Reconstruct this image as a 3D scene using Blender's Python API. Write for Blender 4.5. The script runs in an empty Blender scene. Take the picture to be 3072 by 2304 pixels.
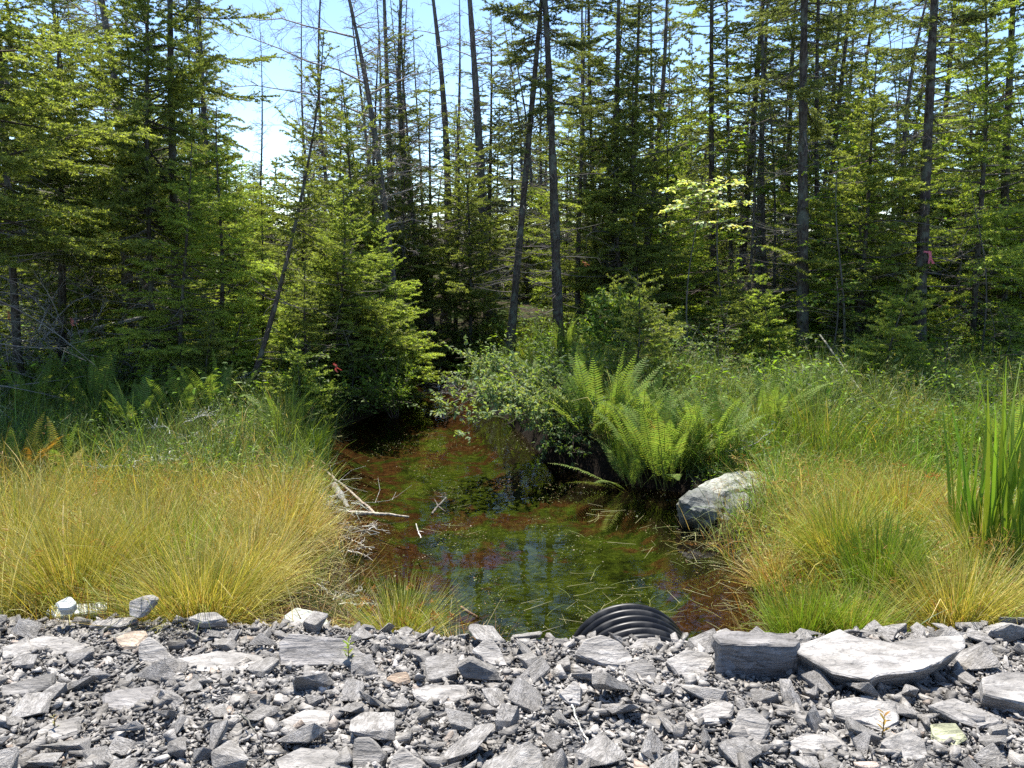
import bpy, bmesh, math, random
import numpy as np
from mathutils import Vector, Matrix, Quaternion, noise as mnoise

scene = bpy.context.scene
COL = scene.collection
PI = math.pi
R = math.radians

# ------------------------------------------------------------------ camera, sky, sun, exposure
CAMZ = 1.70
PITCH = R(10.5)
F = 788.0                       # focal length in pixels of a 1024 px wide picture
cam_d = bpy.data.cameras.new('camera'); cam = bpy.data.objects.new('camera', cam_d); COL.objects.link(cam)
cam_d.sensor_width = 36.0; cam_d.lens = 36.0 * F / 1024.0
cam_d.clip_start = 0.05; cam_d.clip_end = 3000
cam.location = (0, 0, CAMZ); cam.rotation_euler = (PI / 2 - PITCH, 0, 0)
scene.camera = cam

SUN_EL, SUN_AZ = R(66), R(-14)          # azimuth measured from +Y towards +X
world = bpy.data.worlds.new("World"); scene.world = world; world.use_nodes = True
nt = world.node_tree
sky = nt.nodes.new('ShaderNodeTexSky'); sky.sky_type = 'NISHITA'; sky.sun_disc = False
sky.sun_elevation = SUN_EL; sky.sun_rotation = SUN_AZ
sky.air_density = 1.0; sky.altitude = 1800; sky.dust_density = 0.15; sky.ozone_density = 3.0
nt.links.new(sky.outputs[0], nt.nodes['Background'].inputs[0])
nt.nodes['Background'].inputs[1].default_value = 0.125
sl = bpy.data.lights.new('sun', 'SUN'); sl.energy = 5.0; sl.angle = R(0.5); sl.color = (1.0, 0.955, 0.88)
so = bpy.data.objects.new('sun', sl); COL.objects.link(so)
sdir = Vector((math.sin(SUN_AZ) * math.cos(SUN_EL), math.cos(SUN_AZ) * math.cos(SUN_EL), math.sin(SUN_EL)))
so.rotation_euler = sdir.to_track_quat('Z', 'Y').to_euler(); so.location = (0, 0, 30)
scene.view_settings.view_transform = 'Standard'; scene.view_settings.look = 'None'
scene.view_settings.exposure = 1.2; scene.view_settings.gamma = 1.0
scene.view_settings.use_curve_mapping = False
scene.cycles.max_bounces = 6; scene.cycles.diffuse_bounces = 3; scene.cycles.glossy_bounces = 3
scene.cycles.transmission_bounces = 3; scene.cycles.transparent_max_bounces = 8
scene.cycles.caustics_reflective = False; scene.cycles.caustics_refractive = False
scene.cycles.use_denoising = False

# ------------------------------------------------------------------ helpers
def tag(o, label=None, cat=None, group=None, kind=None):
    if label: o['label'] = label
    if cat: o['category'] = cat
    if group: o['group'] = group
    if kind: o['kind'] = kind
    return o

def link(name, me, parent=None, loc=None):
    o = bpy.data.objects.new(name, me); COL.objects.link(o)
    if parent is not None: o.parent = parent
    if loc is not None: o.location = loc
    return o

def empty(name, loc=(0, 0, 0)):
    o = bpy.data.objects.new(name, None); COL.objects.link(o); o.location = loc
    o.empty_display_size = 0.1
    return o

def mesh_np(name, V, faces, mats, midx=None, col=None, smooth=False):
    """faces: list of int arrays (m,k)"""
    me = bpy.data.meshes.new(name)
    V = np.ascontiguousarray(V, dtype=np.float32)
    faces = [np.asarray(f, dtype=np.int32) for f in faces if len(f)]
    tot = [np.full(len(f), f.shape[1], dtype=np.int32) for f in faces]
    tot = np.concatenate(tot); loops = np.concatenate([f.ravel() for f in faces])
    start = np.concatenate([[0], np.cumsum(tot)[:-1]]).astype(np.int32)
    me.vertices.add(len(V)); me.vertices.foreach_set('co', V.ravel())
    me.loops.add(len(loops)); me.loops.foreach_set('vertex_index', loops)
    me.polygons.add(len(tot)); me.polygons.foreach_set('loop_start', start)
    me.polygons.foreach_set('loop_total', tot)
    if midx is not None: me.polygons.foreach_set('material_index', np.asarray(midx, dtype=np.int32))
    if smooth: me.polygons.foreach_set('use_smooth', np.ones(len(tot), dtype=bool))
    for m in mats: me.materials.append(m)
    if col is not None:
        a = me.color_attributes.new('Col', 'FLOAT_COLOR', 'POINT')
        c = np.ones((len(V), 4), dtype=np.float32); c[:, :3] = col
        a.data.foreach_set('color', c.ravel())
    me.update(calc_edges=True)
    return me

class MB:
    """collects numpy pieces into one mesh"""
    def __init__(s): s.V = []; s.F = []; s.I = []; s.C = []; s.n = 0
    def add(s, V, Fs, col, mi=0):
        V = np.asarray(V, dtype=np.float32)
        if len(V) == 0: return
        if not isinstance(Fs, list): Fs = [Fs]
        s.V.append(V)
        c = np.asarray(col, dtype=np.float32)
        s.C.append(np.broadcast_to(c, (len(V), 3)) if c.ndim == 1 else c)
        for f in Fs:
            s.F.append(np.asarray(f) + s.n); s.I.append(np.full(len(f), mi))
        s.n += len(V)
    def mesh(s, name, mats, smooth=False):
        return mesh_np(name, np.concatenate(s.V), s.F, mats, np.concatenate(s.I), np.concatenate(s.C), smooth)

def nrm(v): return v / np.maximum(np.linalg.norm(v, axis=-1, keepdims=True), 1e-9)

def perp(d, rng):
    r = rng.normal(size=d.shape); return nrm(np.cross(d, r))

def tubes(P, rad, sides=3, closed=False):
    """P (n,k,3), rad (n,k) -> V, quads"""
    P = np.asarray(P, dtype=np.float64); rad = np.asarray(rad)
    n, k, _ = P.shape
    T = nrm(np.gradient(P, axis=1))
    ref = np.where(np.abs(T[:, :1, 2:3]) < 0.9, np.array([0, 0, 1.0]), np.array([1.0, 0, 0]))
    U = nrm(np.cross(T, np.broadcast_to(ref, T.shape))); W = np.cross(T, U)
    a = np.arange(sides) * 2 * PI / sides
    V = P[:, :, None] + rad[:, :, None, None] * (np.cos(a)[:, None] * U[:, :, None] + np.sin(a)[:, None] * W[:, :, None])
    V = V.reshape(-1, 3)
    base = (np.arange(n) * k * sides)[:, None, None] + (np.arange(k - 1) * sides)[None, :, None]
    j = np.arange(sides)[None, None]; j2 = (j + 1) % sides
    Q = np.stack(np.broadcast_arrays(base + j, base + j2, base + sides + j2, base + sides + j), -1).reshape(-1, 4)
    return V, Q

def ribbons(P, W, side):
    """P (n,k,3), W (n,k) width, side (n,3) or (n,k,3)"""
    n, k, _ = P.shape
    if side.ndim == 2: side = np.repeat(side[:, None], k, 1)
    L = P - side * W[..., None] / 2; Rr = P + side * W[..., None] / 2
    V = np.stack([L, Rr], 2).reshape(-1, 3)
    b = (np.arange(n) * k * 2)[:, None] + (np.arange(k - 1) * 2)[None]
    Q = np.stack([b, b + 1, b + 3, b + 2], -1).reshape(-1, 4)
    return V, Q

def needles(P0, P1, spacing, ln, w, rng, fwd=0.75, flat=0.35):
    d = P1 - P0; L = np.linalg.norm(d, axis=1); d = nrm(d)
    cnt = np.maximum(1, (L / spacing).astype(int))
    idx = np.repeat(np.arange(len(P0)), cnt)
    t = rng.random(len(idx))
    B = P0[idx] + d[idx] * (L[idx] * t)[:, None]
    u = perp(d[idx], rng); u[:, 2] *= (1 - flat); u = nrm(u)
    nd = nrm(d[idx] * fwd + u)
    l = ln * rng.uniform(.7, 1.2, len(idx))
    s = nrm(np.cross(nd, rng.normal(size=nd.shape)))
    V = np.stack([B - s * w / 2, B + s * w / 2, B + nd * l[:, None]], 1).reshape(-1, 3)
    T = np.arange(len(V)).reshape(-1, 3)
    return V, T, idx, t

def leaves(B, d, nvec, ln, w, fold=0.18, droop=0.15):
    """folded elliptical leaves: 7 verts each"""
    d = nrm(d); s = nrm(np.cross(nvec, d)); nn = np.cross(d, s)
    l = ln[:, None]; ww = w[:, None]
    b = B; m1 = B + d * l * .33 + nn * l * .02; m2 = B + d * l * .7 - nn * l * droop * .4; t = B + d * l - nn * l * droop
    up = nn * ww * fold
    V = np.stack([b, m1 - s * ww * .45 + up, m1, m1 + s * ww * .45 + up, m2 - s * ww * .4 + up, m2, m2 + s * ww * .4 + up, t], 1)
    n = len(B); o = (np.arange(n) * 8)[:, None]
    T = np.concatenate([o + np.array([[0, 2, 1]]), o + np.array([[0, 3, 2]]), o + np.array([[4, 5, 7]]), o + np.array([[5, 6, 7]])])
    Q = np.concatenate([o + np.array([[1, 2, 5, 4]]), o + np.array([[2, 3, 6, 5]])])
    return V.reshape(-1, 3), [T, Q]

def jit(c, n, rng, a=0.15, hue=0.08):
    c = np.asarray(c, dtype=float)
    b = np.exp(rng.normal(0, a, (n, 1)))
    return np.clip(c * b * (1 + rng.normal(0, hue, (n, 3))), 0.002, 0.9)

def fbm(x, y, s=1.0, o=4, seed=0):
    x = np.asarray(x, float); y = np.asarray(y, float)
    r = 0; a = 1.0; rs = np.random.RandomState(seed + 7)
    tot = 0
    for i in range(o):
        p = rs.uniform(0, 6.28, 6); k = rs.uniform(.7, 1.3, 6); th = rs.uniform(0, 6.28, 3)
        f = (2 ** i) / s
        v = 0
        for j in range(3):
            v = v + np.sin((x * math.cos(th[j]) + y * math.sin(th[j])) * f * k[j] * 2.3 + p[j] + 1.3 * np.sin((x * math.sin(th[j]) - y * math.cos(th[j])) * f * k[j + 3] * 1.7 + p[j + 3]))
        r = r + a * v / 3; tot += a; a *= .5
    return r / tot

# pixel rays (of a 1024 x 768 picture)
def ray(px, py):
    a = (px - 512) / F; b = -(py - 384) / F
    return np.array([a, math.cos(PITCH) + b * math.sin(PITCH), -math.sin(PITCH) + b * math.cos(PITCH)])
def atz(px, py, z):
    r = ray(px, py); t = (z - CAMZ) / r[2]; return np.array([r[0] * t, r[1] * t, z])
def aty(px, py, y):
    r = ray(px, py); t = y / r[1]; return np.array([r[0] * t, y, CAMZ + r[2] * t])

# ------------------------------------------------------------------ terrain
WZ = -1.0
pond_px = [(350, 625), (347, 600), (341, 560), (338, 525), (327, 475), (320, 447), (345, 427), (380, 412), (405, 397), (414, 376), (421, 352), (424, 338),
           (437, 338), (442, 352), (455, 376), (475, 400), (522, 432), (547, 462), (600, 478), (680, 492), (700, 520), (718, 548), (748, 575), (760, 600), (775, 650)]
POND = np.array([atz(a, b, WZ)[:2] for a, b in pond_px] + [[2.2, 4.2], [-1.15, 4.2]])

def sdf(x, y, poly=POND):
    x = np.asarray(x, float); y = np.asarray(y, float)
    d = np.full(x.shape, 1e9); ins = np.zeros(x.shape, bool)
    n = len(poly)
    for i in range(n):
        ax, ay = poly[i]; bx, by = poly[(i + 1) % n]
        ex, ey = bx - ax, by - ay
        t = np.clip(((x - ax) * ex + (y - ay) * ey) / (ex * ex + ey * ey + 1e-12), 0, 1)
        d = np.minimum(d, np.hypot(x - ax - t * ex, y - ay - t * ey))
        c = ((ay > y) != (by > y)) & (x < (bx - ax) * (y - ay) / (by - ay + 1e-12) + ax)
        ins ^= c
    return np.where(ins, -d, d)

def crest(x):
    return np.interp(x, [-6, -2.5, -1.2, -0.2, 1.0, 2.6, 6], [4.25, 4.0, 3.92, 3.72, 3.66, 3.9, 4.4])

def gravel_h(x, y):
    yc = crest(x)
    up = -0.05 - 0.165 * (y - 2.0)
    zc = -0.05 - 0.165 * (yc - 2.0)
    g = np.where(y < yc, up, zc - 0.66 * (y - yc))
    g = np.where(y < 0, 0.22, g)
    return g + 0.018 * fbm(x, y, .5, 3, 3)

def ground_h(x, y):
    x = np.asarray(x, float); y = np.asarray(y, float)
    base = -0.62 + 0.034 * np.clip(y - 8, 0, 25) - 0.05 * np.clip(y - 4, 0, 3)
    base = base + 0.07 * fbm(x, y, 2.2, 3, 1) + 0.02 * fbm(x, y, .5, 2, 2)
    d = sdf(x, y) + 0.05 * fbm(x, y, .35, 3, 5)
    steep = 0.55 + 1.2 * ((x > 0) & (y > 7)) 
    bank = WZ + np.where(d > 0, 0.015 + d * steep, d * 0.45)
    bank = np.maximum(bank, WZ - 0.28 + 0.03 * fbm(x, y, .4, 3, 9))
    h = np.where(d > 0, np.minimum(base, bank), bank)
    return np.maximum(h, gravel_h(x, y)) if True else h
def H(x, y): return float(ground_h(np.array([x]), np.array([y]))[0])

def G(px, py):
    """where the pixel ray meets the ground"""
    r = ray(px, py); t = 1.5
    while t < 60:
        p = r * t
        if CAMZ + p[2] < H(p[0], p[1]): break
        t += 0.04 if t < 15 else 0.2
    p = r * t
    return np.array([p[0], p[1], H(p[0], p[1])])

# ------------------------------------------------------------------ materials
def newmat(name):
    m = bpy.data.materials.new(name); m.use_nodes = True
    n = m.node_tree.nodes; l = m.node_tree.links
    return m, n, l, n['Principled BSDF'], n['Material Output']

def mat_leaf(name, trans=0.35, rough=0.55, rnd=0.25, tint=(1.25, 1.15, 0.5), spec=0.3):
    m, n, l, b, out = newmat(name)
    at = n.new('ShaderNodeAttribute'); at.attribute_name = 'Col'
    oi = n.new('ShaderNodeObjectInfo')
    mr = n.new('ShaderNodeMapRange'); mr.inputs[3].default_value = 1 - rnd; mr.inputs[4].default_value = 1 + rnd
    l.new(oi.outputs['Random'], mr.inputs[0])
    mx = n.new('ShaderNodeMix'); mx.data_type = 'RGBA'; mx.blend_type = 'MULTIPLY'; mx.inputs[0].default_value = 1
    l.new(at.outputs['Color'], mx.inputs[6]); l.new(mr.outputs[0], mx.inputs[7])
    l.new(mx.outputs[2], b.inputs['Base Color'])
    b.inputs['Roughness'].default_value = rough; b.inputs['Specular IOR Level'].default_value = spec
    tr = n.new('ShaderNodeBsdfTranslucent')
    tm = n.new('ShaderNodeMix'); tm.data_type = 'RGBA'; tm.blend_type = 'MULTIPLY'; tm.inputs[0].default_value = 1
    l.new(mx.outputs[2], tm.inputs[6]); tm.inputs[7].default_value = (*tint, 1)
    l.new(tm.outputs[2], tr.inputs[0])
    ms = n.new('ShaderNodeMixShader'); ms.inputs[0].default_value = trans
    l.new(b.outputs[0], ms.inputs[1]); l.new(tr.outputs[0], ms.inputs[2]); l.new(ms.outputs[0], out.inputs[0])
    return m

def mat_wood(name, bump=0.5, scale=30):
    m, n, l, b, out = newmat(name)
    at = n.new('ShaderNodeAttribute'); at.attribute_name = 'Col'
    tc = n.new('ShaderNodeTexCoord'); mp = n.new('ShaderNodeMapping'); mp.inputs['Scale'].default_value = (1, 1, .35)
    l.new(tc.outputs['Object'], mp.inputs[0])
    nz = n.new('ShaderNodeTexNoise'); nz.inputs['Scale'].default_value = scale; nz.inputs['Detail'].default_value = 5
    l.new(mp.outputs[0], nz.inputs[0])
    n2 = n.new('ShaderNodeTexNoise'); n2.inputs['Scale'].default_value = 6; n2.inputs['Detail'].default_value = 3
    l.new(tc.outputs['Object'], n2.inputs[0])
    cr = n.new('ShaderNodeValToRGB'); cr.color_ramp.elements[0].position = .35; cr.color_ramp.elements[0].color = (.45, .42, .4, 1)
    cr.color_ramp.elements[1].position = .68; cr.color_ramp.elements[1].color = (1.5, 1.5, 1.5, 1)
    l.new(nz.outputs[0], cr.inputs[0])
    mx = n.new('ShaderNodeMix'); mx.data_type = 'RGBA'; mx.blend_type = 'MULTIPLY'; mx.inputs[0].default_value = 1
    l.new(at.outputs['Color'], mx.inputs[6]); l.new(cr.outputs[0], mx.inputs[7])
    c2 = n.new('ShaderNodeValToRGB'); c2.color_ramp.elements[0].position = .5; c2.color_ramp.elements[0].color = (0, 0, 0, 1)
    c2.color_ramp.elements[1].position = .62; c2.color_ramp.elements[1].color = (.5, .5, .5, 1)
    l.new(n2.outputs[0], c2.inputs[0])
    m2 = n.new('ShaderNodeMix'); m2.data_type = 'RGBA'; l.new(c2.outputs[0], m2.inputs[0])
    l.new(mx.outputs[2], m2.inputs[6]); m2.inputs[7].default_value = (.16, .18, .14, 1)      # lichen
    l.new(m2.outputs[2], b.inputs['Base Color']); b.inputs['Roughness'].default_value = .9
    b.inputs['Specular IOR Level'].default_value = .15
    bp = n.new('ShaderNodeBump'); bp.inputs['Strength'].default_value = bump; bp.inputs['Distance'].default_value = .02
    l.new(nz.outputs[0], bp.inputs['Height']); l.new(bp.outputs[0], b.inputs['Normal'])
    return m

def mat_twig(name):
    m, n, l, b, out = newmat(name)
    at = n.new('ShaderNodeAttribute'); at.attribute_name = 'Col'
    l.new(at.outputs['Color'], b.inputs['Base Color']); b.inputs['Roughness'].default_value = .85
    b.inputs['Specular IOR Level'].default_value = .2
    return m

def mat_slate(name, c1, c2, vary=.3, layer=1.0, speck=0.0):
    m, n, l, b, out = newmat(name)
    tc = n.new('ShaderNodeTexCoord'); mp = n.new('ShaderNodeMapping'); mp.inputs['Scale'].default_value = (1, 2.2, 9)
    l.new(tc.outputs['Object'], mp.inputs[0])
    at = n.new('ShaderNodeAttribute'); at.attribute_name = 'Col'
    oi = n.new('ShaderNodeObjectInfo')
    ad = n.new('ShaderNodeVectorMath'); ad.operation = 'ADD'; l.new(mp.outputs[0], ad.inputs[0])
    sc = n.new('ShaderNodeMath'); sc.operation = 'MULTIPLY'; sc.inputs[1].default_value = 31; l.new(oi.outputs['Random'], sc.inputs[0]); l.new(sc.outputs[0], ad.inputs[1])
    nz = n.new('ShaderNodeTexNoise'); nz.inputs['Scale'].default_value = 7 * layer; nz.inputs['Detail'].default_value = 8; nz.inputs['Roughness'].default_value = .68; nz.inputs['Distortion'].default_value = .5
    l.new(ad.outputs[0], nz.inputs[0])
    nf = n.new('ShaderNodeTexNoise'); nf.inputs['Scale'].default_value = 55; nf.inputs['Detail'].default_value = 4
    l.new(tc.outputs['Object'], nf.inputs[0])
    cr = n.new('ShaderNodeValToRGB'); cr.color_ramp.elements[0].position = .32; cr.color_ramp.elements[0].color = (*c1, 1)
    cr.color_ramp.elements[1].position = .66; cr.color_ramp.elements[1].color = (*c2, 1)
    l.new(nz.outputs[0], cr.inputs[0])
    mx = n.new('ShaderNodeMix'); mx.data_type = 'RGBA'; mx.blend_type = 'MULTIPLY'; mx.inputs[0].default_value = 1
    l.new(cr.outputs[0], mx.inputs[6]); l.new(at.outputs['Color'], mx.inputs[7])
    mr = n.new('ShaderNodeMapRange'); mr.inputs[3].default_value = 1 - vary; mr.inputs[4].default_value = 1 + vary; l.new(oi.outputs['Random'], mr.inputs[0])
    m2 = n.new('ShaderNodeMix'); m2.data_type = 'RGBA'; m2.blend_type = 'MULTIPLY'; m2.inputs[0].default_value = 1
    l.new(mx.outputs[2], m2.inputs[6]); l.new(mr.outputs[0], m2.inputs[7])
    l.new(m2.outputs[2], b.inputs['Base Color']); b.inputs['Roughness'].default_value = .62; b.inputs['Specular IOR Level'].default_value = .35
    bp = n.new('ShaderNodeBump'); bp.inputs['Strength'].default_value = .9; bp.inputs['Distance'].default_value = .018
    vm = n.new('ShaderNodeMapping'); vm.inputs['Scale'].default_value = (2.2, 7, 5); vm.inputs['Rotation'].default_value = (.2, .1, .35); l.new(tc.outputs['Object'], vm.inputs[0])
    wn = n.new('ShaderNodeTexNoise'); wn.inputs['Scale'].default_value = 3; wn.inputs['Detail'].default_value = 4; l.new(vm.outputs[0], wn.inputs[0])
    wa = n.new('ShaderNodeVectorMath'); wa.operation = 'ADD'; l.new(vm.outputs[0], wa.inputs[0]); l.new(wn.outputs['Color'], wa.inputs[1])
    vo = n.new('ShaderNodeTexVoronoi'); vo.feature = 'DISTANCE_TO_EDGE'; vo.inputs['Scale'].default_value = 1.5; l.new(wa.outputs[0], vo.inputs['Vector'])
    vc = n.new('ShaderNodeValToRGB'); vc.color_ramp.elements[0].position = .0; vc.color_ramp.elements[0].color = (.45, .45, .45, 1); vc.color_ramp.elements[1].position = .035; vc.color_ramp.elements[1].color = (1, 1, 1, 1)
    l.new(vo.outputs['Distance'], vc.inputs[0])
    m4 = n.new('ShaderNodeMix'); m4.data_type = 'RGBA'; m4.blend_type = 'MULTIPLY'; m4.inputs[0].default_value = .8; l.new(m2.outputs[2], m4.inputs[6]); l.new(vc.outputs[0], m4.inputs[7])
    ns = n.new('ShaderNodeTexNoise'); ns.inputs['Scale'].default_value = 3.3; ns.inputs['Detail'].default_value = 5; l.new(tc.outputs['Object'], ns.inputs[0])
    cs = n.new('ShaderNodeValToRGB'); cs.color_ramp.elements[0].position = .38; cs.color_ramp.elements[0].color = (.72, .71, .69, 1); cs.color_ramp.elements[1].position = .6; cs.color_ramp.elements[1].color = (1.08, 1.08, 1.08, 1); l.new(ns.outputs[0], cs.inputs[0])
    m5 = n.new('ShaderNodeMix'); m5.data_type = 'RGBA'; m5.blend_type = 'MULTIPLY'; m5.inputs[0].default_value = 1; l.new(m4.outputs[2], m5.inputs[6]); l.new(cs.outputs[0], m5.inputs[7])
    l.new(m5.outputs[2], b.inputs['Base Color'])
    am = n.new('ShaderNodeMath'); am.operation = 'MULTIPLY_ADD'; am.inputs[1].default_value = .3; l.new(nf.outputs[0], am.inputs[0]); l.new(nz.outputs[0], am.inputs[2])
    l.new(am.outputs[0], bp.inputs['Height']); l.new(bp.outputs[0], b.inputs['Normal'])
    return m

M_needle = mat_leaf('conifer_needles', .58, .5, .2, (1.3, 1.35, .6))
M_leaf = mat_leaf('broad_leaf', .45, .55, .15, (1.4, 1.35, .45), .25)
M_grass = mat_leaf('grass_blade', .35, .5, .08, (1.2, 1.1, .6), .3)
M_fern = mat_leaf('fern_leaf', .45, .6, .12, (1.35, 1.3, .6), .2)
M_bark = mat_wood('bark', .9, 34)
M_dead = mat_wood('weathered_wood', .6, 46)
M_twig = mat_twig('twig_wood')
M_slate = mat_slate('slate', (.158, .147, .134), (.485, .458, .425), .16)
M_pale = mat_slate('pale_rock', (.42, .44, .40), (.66, .68, .62), .06, .6)

def mat_boulder():
    m = mat_slate('boulder_rock', (.20, .205, .19), (.50, .51, .47), .06, .5)
    n = m.node_tree.nodes; l = m.node_tree.links; b = n['Principled BSDF']
    src = b.inputs['Base Color'].links[0].from_socket
    ge = n.new('ShaderNodeNewGeometry'); sp = n.new('ShaderNodeSeparateXYZ'); l.new(ge.outputs['Position'], sp.inputs[0])
    nz = n.new('ShaderNodeTexNoise'); nz.inputs['Scale'].default_value = 5; nz.inputs['Detail'].default_value = 6; l.new(ge.outputs['Position'], nz.inputs[0])
    ad = n.new('ShaderNodeMath'); ad.operation = 'MULTIPLY_ADD'; ad.inputs[1].default_value = .16; l.new(nz.outputs[0], ad.inputs[0]); l.new(sp.outputs[2], ad.inputs[2])
    mr = n.new('ShaderNodeMapRange'); mr.inputs[1].default_value = WZ + .10; mr.inputs[2].default_value = WZ + .20; l.new(ad.outputs[0], mr.inputs[0])      # wet, algae stained foot
    mx = n.new('ShaderNodeMix'); mx.data_type = 'RGBA'; l.new(mr.outputs[0], mx.inputs[0]); mx.inputs[6].default_value = (.035, .035, .022, 1); l.new(src, mx.inputs[7])
    c = n.new('ShaderNodeValToRGB'); c.color_ramp.elements[0].position = .56; c.color_ramp.elements[0].color = (0, 0, 0, 1); c.color_ramp.elements[1].position = .66; c.color_ramp.elements[1].color = (.7, .7, .7, 1)
    n2 = n.new('ShaderNodeTexNoise'); n2.inputs['Scale'].default_value = 9; n2.inputs['Detail'].default_value = 7; l.new(ge.outputs['Position'], n2.inputs[0]); l.new(n2.outputs[0], c.inputs[0])
    m3 = n.new('ShaderNodeMix'); m3.data_type = 'RGBA'; l.new(c.outputs[0], m3.inputs[0]); l.new(mx.outputs[2], m3.inputs[6]); m3.inputs[7].default_value = (.12, .13, .07, 1)
    l.new(m3.outputs[2], b.inputs['Base Color'])
    return m
M_boulder = mat_boulder()

def mat_ground():
    m, n, l, b, out = newmat('ground_soil')
    ge = n.new('ShaderNodeNewGeometry'); sp = n.new('ShaderNodeSeparateXYZ'); l.new(ge.outputs['Position'], sp.inputs[0])
    at = n.new('ShaderNodeAttribute'); at.attribute_name = 'Col'       # r = gravel, g = algae likelihood, b = dark bank soil and painted shade
    sa = n.new('ShaderNodeSeparateColor'); l.new(at.outputs['Color'], sa.inputs[0])
    def noise(scale, det=5, rough=.6, dist=0.0, vec=None):
        t = n.new('ShaderNodeTexNoise'); t.inputs['Scale'].default_value = scale; t.inputs['Detail'].default_value = det
        t.inputs['Roughness'].default_value = rough; t.inputs['Distortion'].default_value = dist
        l.new(vec if vec is not None else ge.outputs['Position'], t.inputs[0]); return t.outputs[0]
    def ramp(src, *st):
        c = n.new('ShaderNodeValToRGB'); e = c.color_ramp.elements
        while len(e) < len(st): e.new(.5)
        for k, (p, q) in enumerate(st): e[k].position = p; e[k].color = (*q, 1)
        l.new(src, c.inputs[0]); return c.outputs[0]
    def mix(f, a, bb):
        x = n.new('ShaderNodeMix'); x.data_type = 'RGBA'; l.new(f, x.inputs[0]); l.new(a, x.inputs[6]); l.new(bb, x.inputs[7]); return x.outputs[2]
    litter = ramp(noise(14, 7, .7), (.3, (.018, .014, .009)), (.5, (.05, .038, .022)), (.7, (.11, .085, .05)))
    moss = ramp(noise(9, 5), (.35, (.02, .032, .008)), (.65, (.06, .085, .02)))
    soil = mix(ramp(noise(1.6, 4), (.45, (0, 0, 0)), (.58, (1, 1, 1))), litter, moss)
    mp = n.new('ShaderNodeMapping'); mp.inputs['Scale'].default_value = (1, 1.7, 1); l.new(ge.outputs['Position'], mp.inputs[0])
    alg = ramp(noise(11, 8, .78, .8, mp.outputs[0]), (.28, (.006, .012, .002)), (.45, (.04, .075, .006)), (.58, (.10, .15, .02)), (.75, (.24, .31, .06)))
    mud = ramp(noise(12, 7, .75), (.3, (.02, .009, .005)), (.5, (.07, .03, .014)), (.7, (.17, .085, .042)))
    ms = n.new('ShaderNodeMath'); ms.operation = 'ADD'; l.new(noise(2.2, 6, .65, .6), ms.inputs[0]); l.new(sa.outputs[1], ms.inputs[1])
    dk = n.new('ShaderNodeMix'); dk.data_type = 'RGBA'; dk.blend_type = 'MULTIPLY'; dk.inputs[0].default_value = 1; l.new(alg, dk.inputs[6]); l.new(ramp(noise(3.4, 6, .7, .7), (.38, (.22, .25, .2)), (.56, (1, 1, 1))), dk.inputs[7]); alg = dk.outputs[2]
    bed = mix(ramp(ms.outputs[0], (.93, (0, 0, 0)), (1.03, (1, 1, 1))), mud, alg)
    wet = n.new('ShaderNodeMapRange'); wet.inputs[1].default_value = WZ + .04; wet.inputs[2].default_value = WZ - .03; l.new(sp.outputs[2], wet.inputs[0])
    c0 = mix(wet.outputs[0], soil, bed)
    peat_shade = ramp(noise(30, 6, .7), (.3, (.004, .003, .002)), (.7, (.028, .02, .013)))  # near-black bank soil; shade of undercut and bush painted into it
    c1 = mix(ramp(sa.outputs[2], (.15, (0, 0, 0)), (.5, (1, 1, 1))), c0, peat_shade)
    stone = ramp(noise(60, 6, .7), (.3, (.07, .072, .075)), (.7, (.3, .3, .31)))
    c2 = mix(sa.outputs[0], c1, stone)
    l.new(c2, b.inputs['Base Color']); b.inputs['Roughness'].default_value = .95; b.inputs['Specular IOR Level'].default_value = .1
    bp = n.new('ShaderNodeBump'); bp.inputs['Strength'].default_value = 1; bp.inputs['Distance'].default_value = .06
    l.new(noise(22, 7, .75, .5), bp.inputs['Height']); l.new(bp.outputs[0], b.inputs['Normal'])
    return m

def mat_water():
    m, n, l, b, out = newmat('pond_water')
    n.remove(b)
    ge = n.new('ShaderNodeNewGeometry')
    nz = n.new('ShaderNodeTexNoise'); nz.inputs['Scale'].default_value = 5; nz.inputs['Detail'].default_value = 3; l.new(ge.outputs['Position'], nz.inputs[0])
    bp = n.new('ShaderNodeBump'); bp.inputs['Strength'].default_value = .12; bp.inputs['Distance'].default_value = .02; l.new(nz.outputs[0], bp.inputs['Height'])
    fr = n.new('ShaderNodeFresnel'); fr.inputs['IOR'].default_value = 1.34; l.new(bp.outputs[0], fr.inputs['Normal'])
    tr = n.new('ShaderNodeBsdfTransparent'); tr.inputs[0].default_value = (.72, .68, .50, 1)
    gl = n.new('ShaderNodeBsdfGlossy'); gl.inputs['Roughness'].default_value = .015; l.new(bp.outputs[0], gl.inputs['Normal'])
    ms = n.new('ShaderNodeMixShader'); l.new(fr.outputs[0], ms.inputs[0]); l.new(tr.outputs[0], ms.inputs[1]); l.new(gl.outputs[0], ms.inputs[2])
    l.new(ms.outputs[0], out.inputs[0])
    return m

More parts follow.
